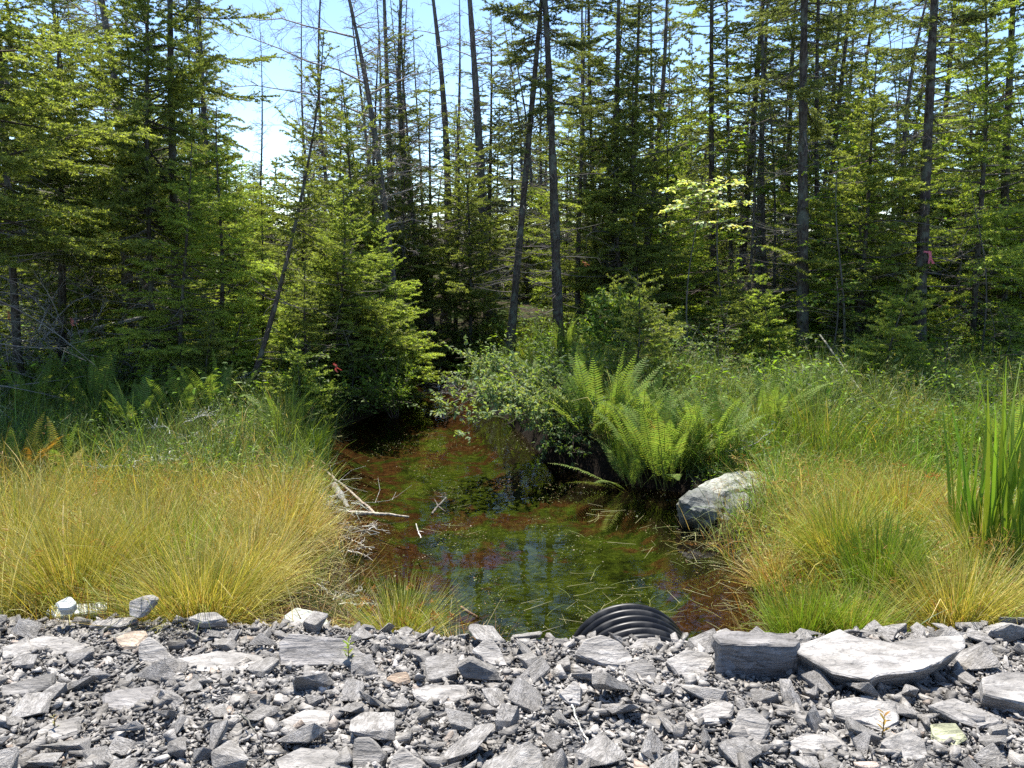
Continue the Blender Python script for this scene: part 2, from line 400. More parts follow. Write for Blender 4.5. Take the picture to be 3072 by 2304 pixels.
# ------------------------------------------------------------------ ground sheet and water
def axis(lo, hi, dl, dh, step, far):
    a = list(np.arange(dl, dh + 1e-6, step))
    s = step; v = dh
    while v < far: s *= 1.22; v += s; a.append(v)
    s = step; v = dl; pre = []
    while v > lo: s *= 1.22; v -= s; pre.append(v)
    return np.array(pre[::-1] + a)
gx = axis(-900, 0, -7.5, 7.5, .07, 900); gy = axis(-600, 0, 1.0, 17.5, .07, 1400)
X, Y = np.meshgrid(gx, gy)
Z = ground_h(X, Y)
gvl = np.clip((gravel_h(X, Y) - (Z - .004)) / .004, 0, 1) * (Y < 5.2)
cx = .62 + .0 * X
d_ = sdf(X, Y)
alg = .40 + .26 * np.exp(-(((X - .55) / 1.2) ** 2 + ((Y - 6.1) / 1.4) ** 2)) + .16 * np.exp(-(((X + .6) / .9) ** 2 + ((Y - 9.5) / 1.8) ** 2)) - .2 * np.exp(-(((X - 1.6) / .5) ** 2 + ((Y - 5.9) / .8) ** 2))
nx, ny = len(gx), len(gy)
i = np.arange(ny - 1)[:, None] * nx + np.arange(nx - 1)[None]
Q = np.stack([i, i + 1, i + nx + 1, i + nx], -1).reshape(-1, 4)
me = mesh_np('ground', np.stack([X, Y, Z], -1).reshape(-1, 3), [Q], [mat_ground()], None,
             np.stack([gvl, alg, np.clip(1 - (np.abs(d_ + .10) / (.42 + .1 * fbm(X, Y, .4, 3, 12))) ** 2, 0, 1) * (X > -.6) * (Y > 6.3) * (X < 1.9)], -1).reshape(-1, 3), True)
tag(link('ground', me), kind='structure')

wx = np.arange(-3.4, 3.6, .25); wy = np.arange(4.0, 24, .25)
X, Y = np.meshgrid(wx, wy); keep = (sdf(X, Y) < .5)
nx, ny = len(wx), len(wy)
i = np.arange(ny - 1)[:, None] * nx + np.arange(nx - 1)[None]
k = (keep[:-1, :-1] | keep[1:, 1:] | keep[1:, :-1] | keep[:-1, 1:])
Q = np.stack([i, i + 1, i + nx + 1, i + nx], -1)[k]
me = mesh_np('water', np.stack([X, Y, np.full_like(X, WZ)], -1).reshape(-1, 3), [Q], [mat_water()])
tag(link('water', me), kind='structure')

# ------------------------------------------------------------------ stones
def hull_rock(seed, n=11, dims=(1, .75, .38), cut=True):
    rs = random.Random(seed)
    bm = bmesh.new()
    for _ in range(n):
        p = Vector([rs.choice((-1, 1)) * (1 - rs.random() ** 2 * .75) for _ in range(3)])
        if abs(p.x) > .8 and abs(p.y) > .8: p.x *= rs.uniform(.55, 1); p.y *= rs.uniform(.55, 1)
        bm.verts.new((p.x * dims[0] * .5, p.y * dims[1] * .5, p.z * dims[2] * .5))
    r = bmesh.ops.convex_hull(bm, input=bm.verts)
    bmesh.ops.delete(bm, geom=[g for g in r['geom_interior'] if isinstance(g, bmesh.types.BMVert)], context='VERTS')
    bmesh.ops.delete(bm, geom=[v for v in bm.verts if not v.link_faces], context='VERTS')
    return bm

def bm_arrays(bm):
    bmesh.ops.triangulate(bm, faces=bm.faces[:]); bm.verts.index_update()
    V = np.array([v.co[:] for v in bm.verts]); T = np.array([[v.index for v in f.verts] for f in bm.faces])
    bm.free(); return V, T

def rough_mesh(bm, name, mat, detail=.05, amp=.006, bev=.008, col=(1, 1, 1), seed=0, layer=0.0):
    """bevel, refine and chip an angular rock"""
    if bev: bmesh.ops.bevel(bm, geom=[e for e in bm.edges if e.calc_face_angle(0) > .3], offset=bev, segments=1, affect='EDGES', clamp_overlap=True)
    bmesh.ops.triangulate(bm, faces=bm.faces[:])
    for _ in range(4):
        es = [e for e in bm.edges if e.calc_length() > detail * 1.6]
        if not es or len(bm.verts) > 6000: break
        bmesh.ops.subdivide_edges(bm, edges=es, cuts=1, use_grid_fill=False)
        bmesh.ops.triangulate(bm, faces=bm.faces[:])
    bm.normal_update()
    off = Vector((seed * 3.7, seed * 1.3, 0))
    for v in bm.verts:
        p = v.co + off
        a = mnoise.noise(p * 9) * amp + mnoise.noise(p * 28) * amp * .5
        if layer: a += layer * amp * (math.floor((v.co.z * 60 + mnoise.noise(p * 5) * 1.5)) % 2) * (1 - abs(v.normal.z))
        v.co += v.normal * a
    me = bpy.data.meshes.new(name)
    bm.to_mesh(me); bm.free(); me.materials.append(mat)
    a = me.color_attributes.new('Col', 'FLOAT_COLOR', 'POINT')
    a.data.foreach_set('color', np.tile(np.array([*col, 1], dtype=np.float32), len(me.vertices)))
    return me

def slab(pix, zref, thick, nrmv=(0, 0, 1), ref=None, label='', name='slate_stone', col=(1, 1, 1), mat=None, cat='stone', amp=.006, inset=.92, bev=.008, group=None, down=None):
    """a stone whose upper face has the given picture outline on a tilted plane, with real thickness"""
    nv = Vector(nrmv).normalized()
    if ref is None: ref = (sum(p[0] for p in pix) / len(pix), sum(p[1] for p in pix) / len(pix))
    p0 = Vector(atz(ref[0], ref[1], zref))
    top = []
    C0 = Vector((0, 0, CAMZ))
    for px, py in pix:
        d = Vector(ray(px, py)); t = (p0 - C0).dot(nv) / d.dot(nv); top.append(C0 + d * t)
    c = sum(top, Vector()) / len(top)
    dn = Vector(down).normalized() if down else -nv
    bm = bmesh.new()
    tv = [bm.verts.new(p - c) for p in top]
    rs = random.Random(int(pix[0][0] * 7 + pix[0][1]))
    bv = [bm.verts.new((p - c) * inset * rs.uniform(.93, 1.06) + dn * thick * rs.uniform(.85, 1.1)) for p in top]
    bm.faces.new(tv); bm.faces.new(bv[::-1])
    for k in range(len(tv)):
        bm.faces.new((tv[k], bv[k], bv[(k + 1) % len(tv)], tv[(k + 1) % len(tv)]))
    bmesh.ops.recalc_face_normals(bm, faces=bm.faces[:])
    me = rough_mesh(bm, name, mat or M_slate, .035, amp, bev, col, rs.randint(0, 50), 1.0)
    o = link(name, me, None, c)
    tag(o, label, cat, group)
    return o

def rockslab(pix, lift, thick, nrmv=(0, -.1, 1), label='', y=None, **k):
    rx = sum(p[0] for p in pix) / len(pix); ry = sum(p[1] for p in pix) / len(pix)
    g = G(rx, ry)
    yc = float(crest(g[0] * .8))
    z = g[2] + lift                      # raised above the gravel surface
    if y is not None: z = aty(rx, ry, y)[2]
    elif g[1] > yc - .04: z = aty(rx, ry, yc - .06)[2] + .01
    return slab(pix, z, thick, nrmv, (rx, ry), label, **k)

def ov(*p): return [(p[k] * .4629, p[k + 1] * .4629) for k in range(0, len(p), 2)]

BIG = []
def big(*a, **k):
    o = rockslab(*a, **k); BIG.append(o); return o
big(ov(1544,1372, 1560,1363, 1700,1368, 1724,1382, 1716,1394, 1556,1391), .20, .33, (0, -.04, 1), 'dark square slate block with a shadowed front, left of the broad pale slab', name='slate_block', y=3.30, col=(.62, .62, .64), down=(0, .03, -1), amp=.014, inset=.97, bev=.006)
big(ov(1702,1398, 1752,1384, 1812,1358, 1852,1374, 1925,1386, 2000,1376, 2080,1370, 2084,1396, 2042,1424, 1995,1447, 1903,1456, 1880,1470, 1795,1452, 1757,1428), .13, .16, (-.03, -.12, 1), 'broad pale slate slab with wavy upper edge and deep black shadow beneath', amp=.007, down=(.15, .5, -1), bev=.006, y=3.22, inset=.84)
big(ov(2122,1460, 2160,1450, 2250,1448, 2300,1530, 2240,1528, 2125,1500), .12, .1, (0, -.2, 1), 'thick slate slab cut off by the frame below the wavy pale slab', down=(.1, .45, -1))
big(ov(2000,1522, 2060,1505, 2130,1535, 2165,1560, 2120,1572, 2060,1550), .07, .05, (.1, -.15, 1), 'narrow pointed slate slab just below the wavy pale slab', down=(0, .4, -1))
big(ov(1800,1515, 1850,1505, 1935,1515, 1945,1560, 1915,1578, 1860,1560, 1802,1545), .07, .06, (.1, -.3, 1), 'flat five sided slate slab below the middle of the wavy pale slab', down=(-.1, .4, -1))
big(ov(1570,1590, 1600,1530, 1625,1525, 1665,1560, 1650,1600, 1640,1622, 1600,1600), .06, .06, (-.2, -.55, 1), 'rugged wedge of slate leaning up below the dark square block')
big(ov(1905,1600, 1960,1570, 2000,1600, 2010,1640, 1960,1650), .05, .05, (.2, -.3, 1), 'tilted slate shard beside the small yellowish stem')
big(ov(2010,1560, 2065,1560, 2090,1590, 2060,1620, 2020,1600), .05, .04, (0, -.3, 1), 'slate chip with a pale greenish stain among the slabs', col=(1.15, 1.25, .85))
big(ov(601,1385, 625,1368, 740,1378, 800,1424, 780,1438, 700,1436, 606,1438), .09, .10, (.05, -.75, 1), 'long smooth grey slate block under the white rock at the pond edge', down=(0, .7, -.5), col=(.85, .85, .87), bev=.004)
big(ov(300,1388, 322,1370, 350,1392, 385,1435, 340,1448, 300,1425), .07, .06, (.3, -.6, 1), 'slate flake leaning beside the tan stained stone')
big(ov(245,1378, 285,1362, 312,1360, 318,1372, 290,1398, 262,1400), .08, .05, (-.1, -.3, 1), 'tan stained stone with a shadowed underside', col=(1.25, 1.05, .85), down=(0, .5, -1))
big(ov(276,1300, 310,1288, 332,1294, 322,1312, 300,1336, 280,1332), .13, .05, (-.35, -.8, .6), 'upright square slate stone standing against the straw coloured grass', down=(.6, .8, -.1))
big(ov(45,1385, 95,1372, 150,1375, 190,1395, 170,1412, 100,1420, 70,1412), .06, .06, (0, -.25, 1), 'large pale rounded slate lying at the left end of the bank')
big(ov(2,1400, 60,1372, 70,1400, 60,1420, 5,1425), .06, .06, (.2, -.3, 1), 'blunt grey stone beside the large pale rounded slate')
big(ov(222,1500, 260,1486, 345,1478, 330,1512, 270,1538, 224,1528), .05, .04, (0, -.2, 1), 'smooth flat slate with curved edge in the left rubble', col=(.82, .82, .84))
big(ov(380,1420, 470,1405, 560,1412, 588,1440, 520,1450, 420,1452), .045, .05, (0, -.15, 1), 'wide low slate sheet just below the leaning flake')
big(ov(205,1340, 290,1330, 300,1340, 260,1352, 190,1352), .05, .04, (0, -.15, 1), 'thin slate sheet at the foot of the upright stone')
big(ov(405,1335, 430,1322, 465,1322, 490,1338, 440,1345), .08, .06, (0, -.3, 1), 'humped grey slate at the base of the large straw tussock')
big(ov(1018,1405, 1045,1380, 1062,1376, 1080,1400, 1098,1440, 1060,1438), .09, .05, (-.2, -.6, 1), 'pointed slate standing on the crest above the pond')
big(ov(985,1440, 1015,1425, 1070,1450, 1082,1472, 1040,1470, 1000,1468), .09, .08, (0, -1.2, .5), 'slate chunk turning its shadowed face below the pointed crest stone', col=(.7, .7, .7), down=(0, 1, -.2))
big(ov(1240,1410, 1262,1380, 1300,1370, 1340,1385, 1372,1425, 1352,1440, 1300,1436), .10, .08, (.1, -.6, 1), 'big angular slate propped against the ribbed black pipe')
big(ov(1355,1398, 1380,1378, 1420,1376, 1440,1392, 1420,1420, 1372,1418), .09, .08, (.05, -.5, 1), 'angular slate in front of the middle of the black pipe')
big(ov(1440,1425, 1480,1400, 1530,1408, 1545,1430, 1520,1462, 1470,1468), .08, .08, (.1, -.5, 1), 'pale slate between the black pipe and the dark square block')
big(ov(1180,1410, 1200,1378, 1225,1376, 1240,1405, 1215,1425), .08, .06, (-.1, -.6, 1), 'small steep slate left of the stone propped on the pipe', col=(.8, .8, .8))
big(ov(1355,1432, 1392,1420, 1418,1440, 1420,1470, 1380,1478, 1352,1460), .07, .06, (.1, -.6, 1), 'square slate in the row below the black pipe')
big(ov(890,1488, 930,1475, 1010,1478, 1005,1505, 985,1530, 930,1522, 900,1505), .05, .05, (.05, -.25, 1), 'pale flat slate plate in the middle of the rubble', col=(1.1, 1.1, 1.1))
big(ov(1205,1498, 1240,1470, 1250,1480, 1252,1525, 1225,1520), .07, .05, (-.4, -.7, 1), 'white looking triangular slate shard standing in the rubble', col=(1.3, 1.3, 1.3))
big(ov(828,1468, 850,1452, 880,1450, 888,1470, 860,1480), .05, .05, (0, -.5, 1), 'rusty orange tinged stone in the rubble', col=(1.25, 1.0, .78))
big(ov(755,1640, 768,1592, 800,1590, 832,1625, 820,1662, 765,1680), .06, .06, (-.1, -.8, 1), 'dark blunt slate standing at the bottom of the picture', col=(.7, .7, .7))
big(ov(835,1680, 850,1625, 870,1610, 920,1650, 940,1690), .05, .06, (.2, -.7, 1), 'peaked slate beside the dark blunt stone at the bottom')
big(ov(1700,1600, 1740,1580, 1800,1590, 1830,1610, 1790,1625, 1730,1620), .05, .05, (.1, -.3, 1), 'long slate splinter under the leaning wedge')
big(ov(1480,1540, 1560,1510, 1590,1520, 1570,1560, 1500,1565), .06, .04, (0, -.3, 1), 'slate sheet left of the leaning wedge')
big(ov(600,1560, 660,1530, 730,1530, 720,1560, 650,1580), .04, .04, (0, -.2, 1), 'broad slate flake in the left middle rubble')
big(ov(60,1590, 110,1560, 175,1545, 170,1580, 110,1600), .05, .04, (0, -.15, 1), 'bright slate flake near the lower left corner', col=(1.2, 1.2, 1.2))
big(ov(590,1640, 650,1610, 730,1620, 760,1660, 700,1690, 610,1690), .04, .05, (0, -.2, 1), 'broad grey slate at the lower edge left of the dark blunt stone', col=(.9, .9, .9))
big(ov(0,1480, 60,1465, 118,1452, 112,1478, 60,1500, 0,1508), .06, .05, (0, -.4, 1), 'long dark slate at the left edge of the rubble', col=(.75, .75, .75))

# pale rocks at the edge of the grass
big(ov(612,1330, 640,1312, 690,1322, 715,1345, 700,1368, 625,1364), .10, .1, (.1, -.5, 1), 'white lichened rock between the straw tussock and the slate bank', name='white_rock', mat=M_pale, col=(1.2, 1.2, 1.1), y=4.15)
big(ov(98,1322, 108,1306, 230,1300, 232,1316, 170,1326, 120,1334), .06, .05, (0, -.3, 1), 'long white rock lying under the left grass', name='white_rock', mat=M_pale, col=(1.25, 1.25, 1.2), y=4.25)
big(ov(120,1300, 150,1286, 165,1300, 150,1316, 126,1316), .08, .06, (0, -.5, 1), 'small white rock on top of the long white rock', name='white_rock', mat=M_pale, cat='stone')

# boulders in the pond edge on the right
def boulder(pxs, y, dims, label, seed, rot=(0, 0, 0), col=(1, 1, 1), mat=None):
    p = aty(*pxs, y)
    bm = bmesh.new(); rs = random.Random(seed)
    for _ in range(34):
        v = Vector((rs.gauss(0, 1), rs.gauss(0, 1), rs.gauss(0, 1))).normalized(); v *= 1 + rs.uniform(-.12, .16)
        v = Vector([math.copysign(abs(c) ** .75, c) for c in v])
        bm.verts.new((v.x * dims[0] * .55, v.y * dims[1] * .55, v.z * dims[2] * .55))
    rr = bmesh.ops.convex_hull(bm, input=bm.verts)
    bmesh.ops.delete(bm, geom=[g for g in rr['geom_interior'] if isinstance(g, bmesh.types.BMVert)], context='VERTS')
    me = rough_mesh(bm, 'boulder', mat or M_boulder, .045, .035, .015, col, seed, .3)
    o = link('boulder', me, None, p); o.rotation_euler = rot
    return tag(o, label, 'boulder')
boulder((759, 491), 7.6, (1.25, .6, .28), 'long whitish boulder sunlit on top at the right pond bank', 3, (0, R(5), R(14)), (.95, .95, .9))
boulder((701, 511), 7.2, (.44, .36, .40), 'small grey boulder with mossy top standing in the pond water', 8, (0, R(8), R(-10)), (.42, .43, .42))
boulder((741, 517), 7.05, (.50, .36, .34), 'squat dark fronted boulder wedged under the long whitish boulder', 15, (R(5), 0, R(20)), (.48, .49, .49))
boulder((1018, 650), 4.35, (.28, .2, .14), 'small pale boulder in the grass at the right edge', 21, (0, 0, 0))

# medium stones: copies of angular prototypes
rng = np.random.default_rng(5)
RP = []
for s_ in range(14):
    dims = [(1, .8, .28), (1, .55, .32), (1, .7, .45), (1, .9, .2)][s_ % 4]
    bm = hull_rock(100 + s_, 9 + s_ % 4, dims)
    RP.append(rough_mesh(bm, 'slate_stone', M_slate, .16, .018, .02, (1, 1, 1), s_, 0))
cnt = 0; placed = []
bigc = [(o.location.x, o.location.y) for o in BIG]
while cnt < 255:
    x = rng.uniform(-3.0, 3.0); y = rng.uniform(1.75, 4.0)
    if abs(x) > y * .68 + .25: continue
    if y > crest(x) + .12: continue
    if x < .4 and rng.random() < .35: continue
    s_ = float(np.clip(rng.lognormal(-2.0, .36), .085, .27))
    if x > -.4 and y > 2.9: s_ *= 1.25
    if any((x - a) ** 2 + (y - b) ** 2 < (.36 * (s_ + c_)) ** 2 for a, b, c_ in placed): continue
    if any((x - a) ** 2 + (y - b) ** 2 < (.10 + .4 * s_) ** 2 for a, b in bigc): continue
    placed.append((x, y, s_)); cnt += 1
    o = link('slate_stone', RP[rng.integers(len(RP))], None, (x, y, H(x, y) + .025 + s_ * rng.uniform(.05, .16)))
    o.rotation_euler = (rng.normal(0, .35) - .12, rng.normal(0, .35), rng.uniform(0, 6.28)); o.scale = (s_,) * 3
    tag(o, 'loose broken grey slate stone lying in the rubble bank', 'stone', 'loose slate stones in the rubble bank')

# small gravel as one mass
protos = []
for s_ in range(12):
    dims = [(1, .8, .35), (1, .6, .35), (1, .75, .5)][s_ % 3]
    protos.append(bm_arrays(hull_rock(300 + s_, 7 + s_ % 2, (dims[0], dims[1], dims[2] * .8))))
def rotm(a, b, c):
    ca, sa, cb, sb, cc, sc = np.cos(a), np.sin(a), np.cos(b), np.sin(b), np.cos(c), np.sin(c)
    Rm = np.empty((len(a), 3, 3))
    Rm[:, 0, 0] = cc * cb; Rm[:, 0, 1] = cc * sb * sa - sc * ca; Rm[:, 0, 2] = cc * sb * ca + sc * sa
    Rm[:, 1, 0] = sc * cb; Rm[:, 1, 1] = sc * sb * sa + cc * ca; Rm[:, 1, 2] = sc * sb * ca - cc * sa
    Rm[:, 2, 0] = -sb; Rm[:, 2, 1] = cb * sa; Rm[:, 2, 2] = cb * ca
    return Rm
mb = MB()
def scatter(N, xr, yr, smin, smax, med, sig, view=True):
    x = rng.uniform(*xr, N); y = rng.uniform(*yr, N)
    k = y < crest(x) + .75
    if view: k &= np.abs(x) < y * .72 + .35
    x, y = x[k], y[k]; n = len(x)
    s = np.clip(rng.lognormal(math.log(med), sig, n), smin, smax)
    z = ground_h(x, y) + s * rng.uniform(.0, .3, n) + .018 * rng.random(n) * (s < .04)
    pid = rng.integers(0, len(protos), n)
    a, b, c = rng.normal(0, .45, n), rng.normal(0, .45, n), rng.uniform(0, 6.28, n)
    g = np.exp(rng.normal(-.05, .22, n)); warm = 1 + (rng.random(n) < .03) * rng.uniform(.1, .35, n)
    cc = np.stack([g * warm, g * (1 + (warm - 1) * .4), g], -1)
    sc = np.stack([s, s * rng.uniform(.6, 1.1, n), s * rng.uniform(.6, 1.3, n)], -1)
    for p, (V, T) in enumerate(protos):
        q = np.where(pid == p)[0]
        if len(q) == 0: continue
        VV = np.einsum('nij,nvj->nvi', rotm(a[q], b[q], c[q]), V[None] * sc[q][:, None]) + np.stack([x[q], y[q], z[q]], -1)[:, None]
        TT = T[None] + (np.arange(len(q)) * len(V))[:, None, None]
        mb.add(VV.reshape(-1, 3), TT.reshape(-1, 3), np.repeat(cc[q], len(V), 0))
scatter(52000, (-3.4, 3.4), (1.5, 4.7), .012, .05, .021, .35)
scatter(16000, (-3.4, 3.4), (1.5, 4.7), .03, .09, .042, .3)
scatter(4600, (-3.4, 3.4), (1.5, 4.8), .05, .12, .078, .25)
scatter(26000, (-7, 7), (-1.5, 5.2), .02, .12, .045, .35, False)
tag(link('gravel', mb.mesh('gravel', [M_slate])), kind='stuff')

# ------------------------------------------------------------------ culvert pipe
def culvert():
    m, n, l, b, out = newmat('black_plastic')
    b.inputs['Base Color'].default_value = (.01, .01, .012, 1); b.inputs['Roughness'].default_value = .3
    b.inputs['Specular IOR Level'].default_value = .35
    tc = n.new('ShaderNodeTexCoord'); nz = n.new('ShaderNodeTexNoise'); nz.inputs['Scale'].default_value = 9; nz.inputs['Detail'].default_value = 6
    l.new(tc.outputs['Object'], nz.inputs[0])
    cr = n.new('ShaderNodeValToRGB'); cr.color_ramp.elements[0].position = .5; cr.color_ramp.elements[0].color = (.008, .008, .009, 1)
    cr.color_ramp.elements[1].position = .75; cr.color_ramp.elements[1].color = (.06, .058, .055, 1); l.new(nz.outputs[0], cr.inputs[0]); l.new(cr.outputs[0], b.inputs['Base Color'])
    mr = n.new('ShaderNodeMapRange'); mr.inputs[3].default_value = .28; mr.inputs[4].default_value = .55; l.new(nz.outputs[0], mr.inputs[0]); l.new(mr.outputs[0], b.inputs['Roughness'])
    prof = []; pitch = .082; L = 1.6
    nr = int(L / pitch)
    for i in range(nr):
        y0 = -i * pitch
        for t, r_ in ((0, .348), (.1, .348), (.2, .372), (.32, .394), (.5, .40), (.68, .394), (.8, .372), (.9, .348)):
            prof.append((y0 - t * pitch, r_))
    prof = [(.0, .335), (.006, .345)] + prof + [(-L, .335)]
    prof += [(-L, .325), (-.001, .325)]
    n_ = 96; V = []; k = len(prof)
    for y_, r_ in prof:
        for j in range(n_):
            a = j * 2 * PI / n_; V.append((r_ * math.cos(a), y_, r_ * math.sin(a)))
    Q = [(i * n_ + j, i * n_ + (j + 1) % n_, ((i + 1) % k) * n_ + (j + 1) % n_, ((i + 1) % k) * n_ + j) for i in range(k) for j in range(n_)]
    me = mesh_np('culvert_pipe', np.array(V), [np.array(Q)], [m], smooth=True)
    o = link('culvert_pipe', me, None, (.73, 4.66, -.965)); o.rotation_euler = (R(-1.5), 0, R(4))
    seam = bpy.data.meshes.new('seam')
    tag(o, 'ribbed black plastic culvert pipe poking from the slate bank into the pond', 'culvert')
culvert()

# ------------------------------------------------------------------ conifers and other trees
BARK = (.075, .062, .052)
def path_at(P, t):
    """P (k,3) polyline, t in [0,1] -> points"""
    k = len(P) - 1; f = np.clip(t * k, 0, k - 1e-6); i = f.astype(int); w = (f - i)[:, None]
    return P[i] * (1 - w) + P[i + 1] * w

def trunk_path(Ht, rng, wob=.05, k=14, bend=None):
    t = np.linspace(0, 1, k)
    P = np.zeros((k, 3)); P[:, 2] = t * Ht
    P[:, 0] = wob * np.sin(t * rng.uniform(2, 5) + rng.uniform(0, 6)) * t * 2; P[:, 1] = wob * np.sin(t * rng.uniform(2, 5) + rng.uniform(0, 6)) * t * 2
    if bend is not None: P[:, :2] += np.array([bend(v) for v in t])
    P[0, :2] = 0
    return P

def trunk_mesh(P, r0, r1, rng, name='trunk', sides=9, col=BARK, mat=None):
    k = 40; t = np.linspace(0, 1, k); PP = path_at(P, t)
    rad = r0 + (r1 - r0) * t ** .9; rad = rad * (1 + .07 * rng.normal(size=k)) + r0 * .55 * np.exp(-t * 38)
    V, Q = tubes(PP[None], rad[None], sides)
    PP0 = PP.copy()
    mb = MB(); V[:sides, 2] -= .35
    mb.add(V, Q, jit(col, len(V), rng, .08, .03))
    return mb.mesh(name, [mat or M_bark], True)

def conifer(seed, Ht=10, Rm=1.3, z0=.25, step=.22, nb=5, up=.25, droop=.35, upturn=.3, col=(.06, .09, .022), tipc=(.11, .16, .03), sp=.0050, nl=.040, nw=.015,
            tw=.075, twl=.34, dead=(0.08, .3), ndead=30, deadlen=.9, r0=.1, fill=1.0, shape=.8, wob=.05, bend=None, gaps=.12, hang=.0, barecol=(.13, .115, .1), sparse=0.0, sides_y=None):
    rng = np.random.default_rng(seed)
    P = trunk_path(Ht, rng, wob, 14, bend)
    A0, A1, SH = [], [], []; BP, BR = [], []; TW0, TW1 = [], []
    z = z0 * Ht
    while z < Ht * .995:
        t = (z - z0 * Ht) / (Ht * (1 - z0)); n_ = max(2, int(round(nb * (1 if t < .85 else .7))))
        a0 = rng.uniform(0, 6.28)
        Lz = Rm * ((1 - t) ** shape * (.55 + .45 * min(1, t * 5 + .35))) + .06
        for j in range(n_):
            if rng.random() < gaps: continue
            az = a0 + j * 2 * PI / n_ + rng.normal(0, .25)
            L = Lz * rng.uniform(.42, 1.22) * (1 + .25 * math.sin(az * 2 + z * 1.7 + seed))
            zz = z + rng.normal(0, step * .6)
            s = np.linspace(0, 1, 6)
            slope = up * (t - .25) * 3 - droop * (1 - t) + rng.normal(0, .2)
            h = L * s * (1 - .12 * abs(slope))
            dz = L * (slope * s + upturn * s * s * (1 - .6 * t) - .05)
            o = path_at(P, np.array([min(.999, max(0, zz) / Ht)]))[0]
            bn = rng.normal(0, .12)
            pts = np.stack([o[0] + h * np.cos(az + bn * s), o[1] + h * np.sin(az + bn * s), o[2] + dz], 1)
            BP.append(pts); BR.append(np.linspace(max(.004, .012 * L / 1.0), .0025, 6))
            m = max(3, int(L / tw))
            ts = np.linspace(.16 + .12 * (L > .8), 1, m) + rng.normal(0, .01, m); ts = np.clip(ts, .1, 1)
            B = path_at(pts, ts); Tn = nrm(path_at(np.gradient(pts, axis=0), ts))
            side = nrm(np.cross(Tn, np.array([0, 0, 1.0]))) * np.where(np.arange(m) % 2, 1, -1)[:, None]
            l = twl * (L ** .8) * np.clip(1.15 - ts * .75, .15, 1) * np.clip(ts * 3.0, .3, 1) * rng.uniform(.6, 1.15, m)
            d = nrm(Tn * .75 + side * .85 + np.array([0, 0, 1]) * (rng.normal(-.05 - hang, .28, m))[:, None])
            E = B + d * l[:, None]; E[:, 2] -= l * l * .25
            keep = rng.random(m) > sparse
            B, E, d, l, side2 = B[keep], E[keep], d[keep], l[keep], side[keep]
            A0.append(B); A1.append(E); TW0.append(B); TW1.append(E)
            q = 4
            tt = np.array([.28, .5, .7, .88])
            SB = B[:, None] + (E - B)[:, None] * tt[None, :, None]
            sg = np.where(np.arange(q) % 2, 1, -1)
            sd = nrm(np.cross(d, np.array([0, 0, 1.0])))
            dd = nrm(d[:, None] * .75 + sd[:, None] * sg[None, :, None] * .8 + rng.normal(0, .12, (len(B), q, 3)))
            ll = (l[:, None] * .42 * (1.1 - tt)[None] * 1.4)
            SE = SB + dd * ll[..., None]
            A0.append(SB.reshape(-1, 3)); A1.append(SE.reshape(-1, 3))
            ot = np.array([.35, .55, .75, 1.0]); op = path_at(pts, ot)
            A0.append(op[:-1]); A1.append(op[1:])
        z += step * rng.uniform(.7, 1.3)
    A0 = np.concatenate(A0); A1 = np.concatenate(A1)
    if fill < 1:
        k = rng.random(len(A0)) < fill; A0, A1 = A0[k], A1[k]
    ok = np.linalg.norm(A1 - A0, axis=1) > .01; A0, A1 = A0[ok], A1[ok]
    mb = MB()
    V, T, idx, t = needles(A0, A1, sp, nl, nw, rng)
    clump = jit((1, 1, 1), len(A0), rng, .16, .05)[idx]
    w = np.clip(t * .8 + rng.normal(0, .15, len(t)), 0, 1)[:, None]
    c = (np.asarray(col) * (1 - w) + np.asarray(tipc) * w) * clump
    mb.add(V, T, np.repeat(c, 3, 0), 0)
    BPa = np.array(BP); V, Q = tubes(BPa, np.array(BR), 3); mb.add(V, Q, jit((.06, .05, .04), len(V), rng), 1)
    TW0 = np.concatenate(TW0); TW1 = np.concatenate(TW1)
    V, Q = tubes(np.stack([TW0, TW1], 1), np.tile([.0028, .001], (len(TW0), 1)), 3); mb.add(V, Q, jit((.07, .055, .045), len(V), rng), 1)
    crown = mb.mesh('crown', [M_needle, M_twig])
    br = None
    if ndead:
        mb = MB(); S0, S1 = [], []; PT, RR = [], []
        for _ in range(ndead):
            zz = rng.uniform(dead[0], dead[1]) * Ht; az = rng.uniform(0, 6.28); L = deadlen * rng.uniform(.3, 1.1)
            o = path_at(P, np.array([zz / Ht]))[0]; s = np.linspace(0, 1, 6); sl_ = rng.normal(-.15, .2); cu = rng.normal(.0, .25)
            pts = np.stack([o[0] + L * s * np.cos(az + cu * s), o[1] + L * s * np.sin(az + cu * s), o[2] + L * (sl_ * s + rng.normal(.05, .15) * s * s)], 1)
            PT.append(pts); RR.append(np.linspace(.009, .002, 6) * (.6 + L * .6))
            m = max(2, int(L / .1)); ts = rng.uniform(.25, 1, m); B = path_at(pts, ts); Tn = nrm(path_at(np.gradient(pts, axis=0), ts))
            d = nrm(Tn * .6 + rng.normal(0, .6, (m, 3))); l = L * .35 * rng.uniform(.3, 1, m)
            S0.append(B); S1.append(B + d * l[:, None])
        V, Q = tubes(np.array(PT), np.array(RR), 4); mb.add(V, Q, jit(barecol, len(V), rng))
        S0 = np.concatenate(S0); S1 = np.concatenate(S1)
        V, Q = tubes(np.stack([S0, S1], 1), np.tile([.003, .0012], (len(S0), 1)), 3); mb.add(V, Q, jit(barecol, len(V), rng))
        br = mb.mesh('dead_crown', [M_twig])
    tr = trunk_mesh(P, r0, r0 * .12, rng)
    return dict(H=Ht, trunk=tr, crown=crown, dead_branch=br)

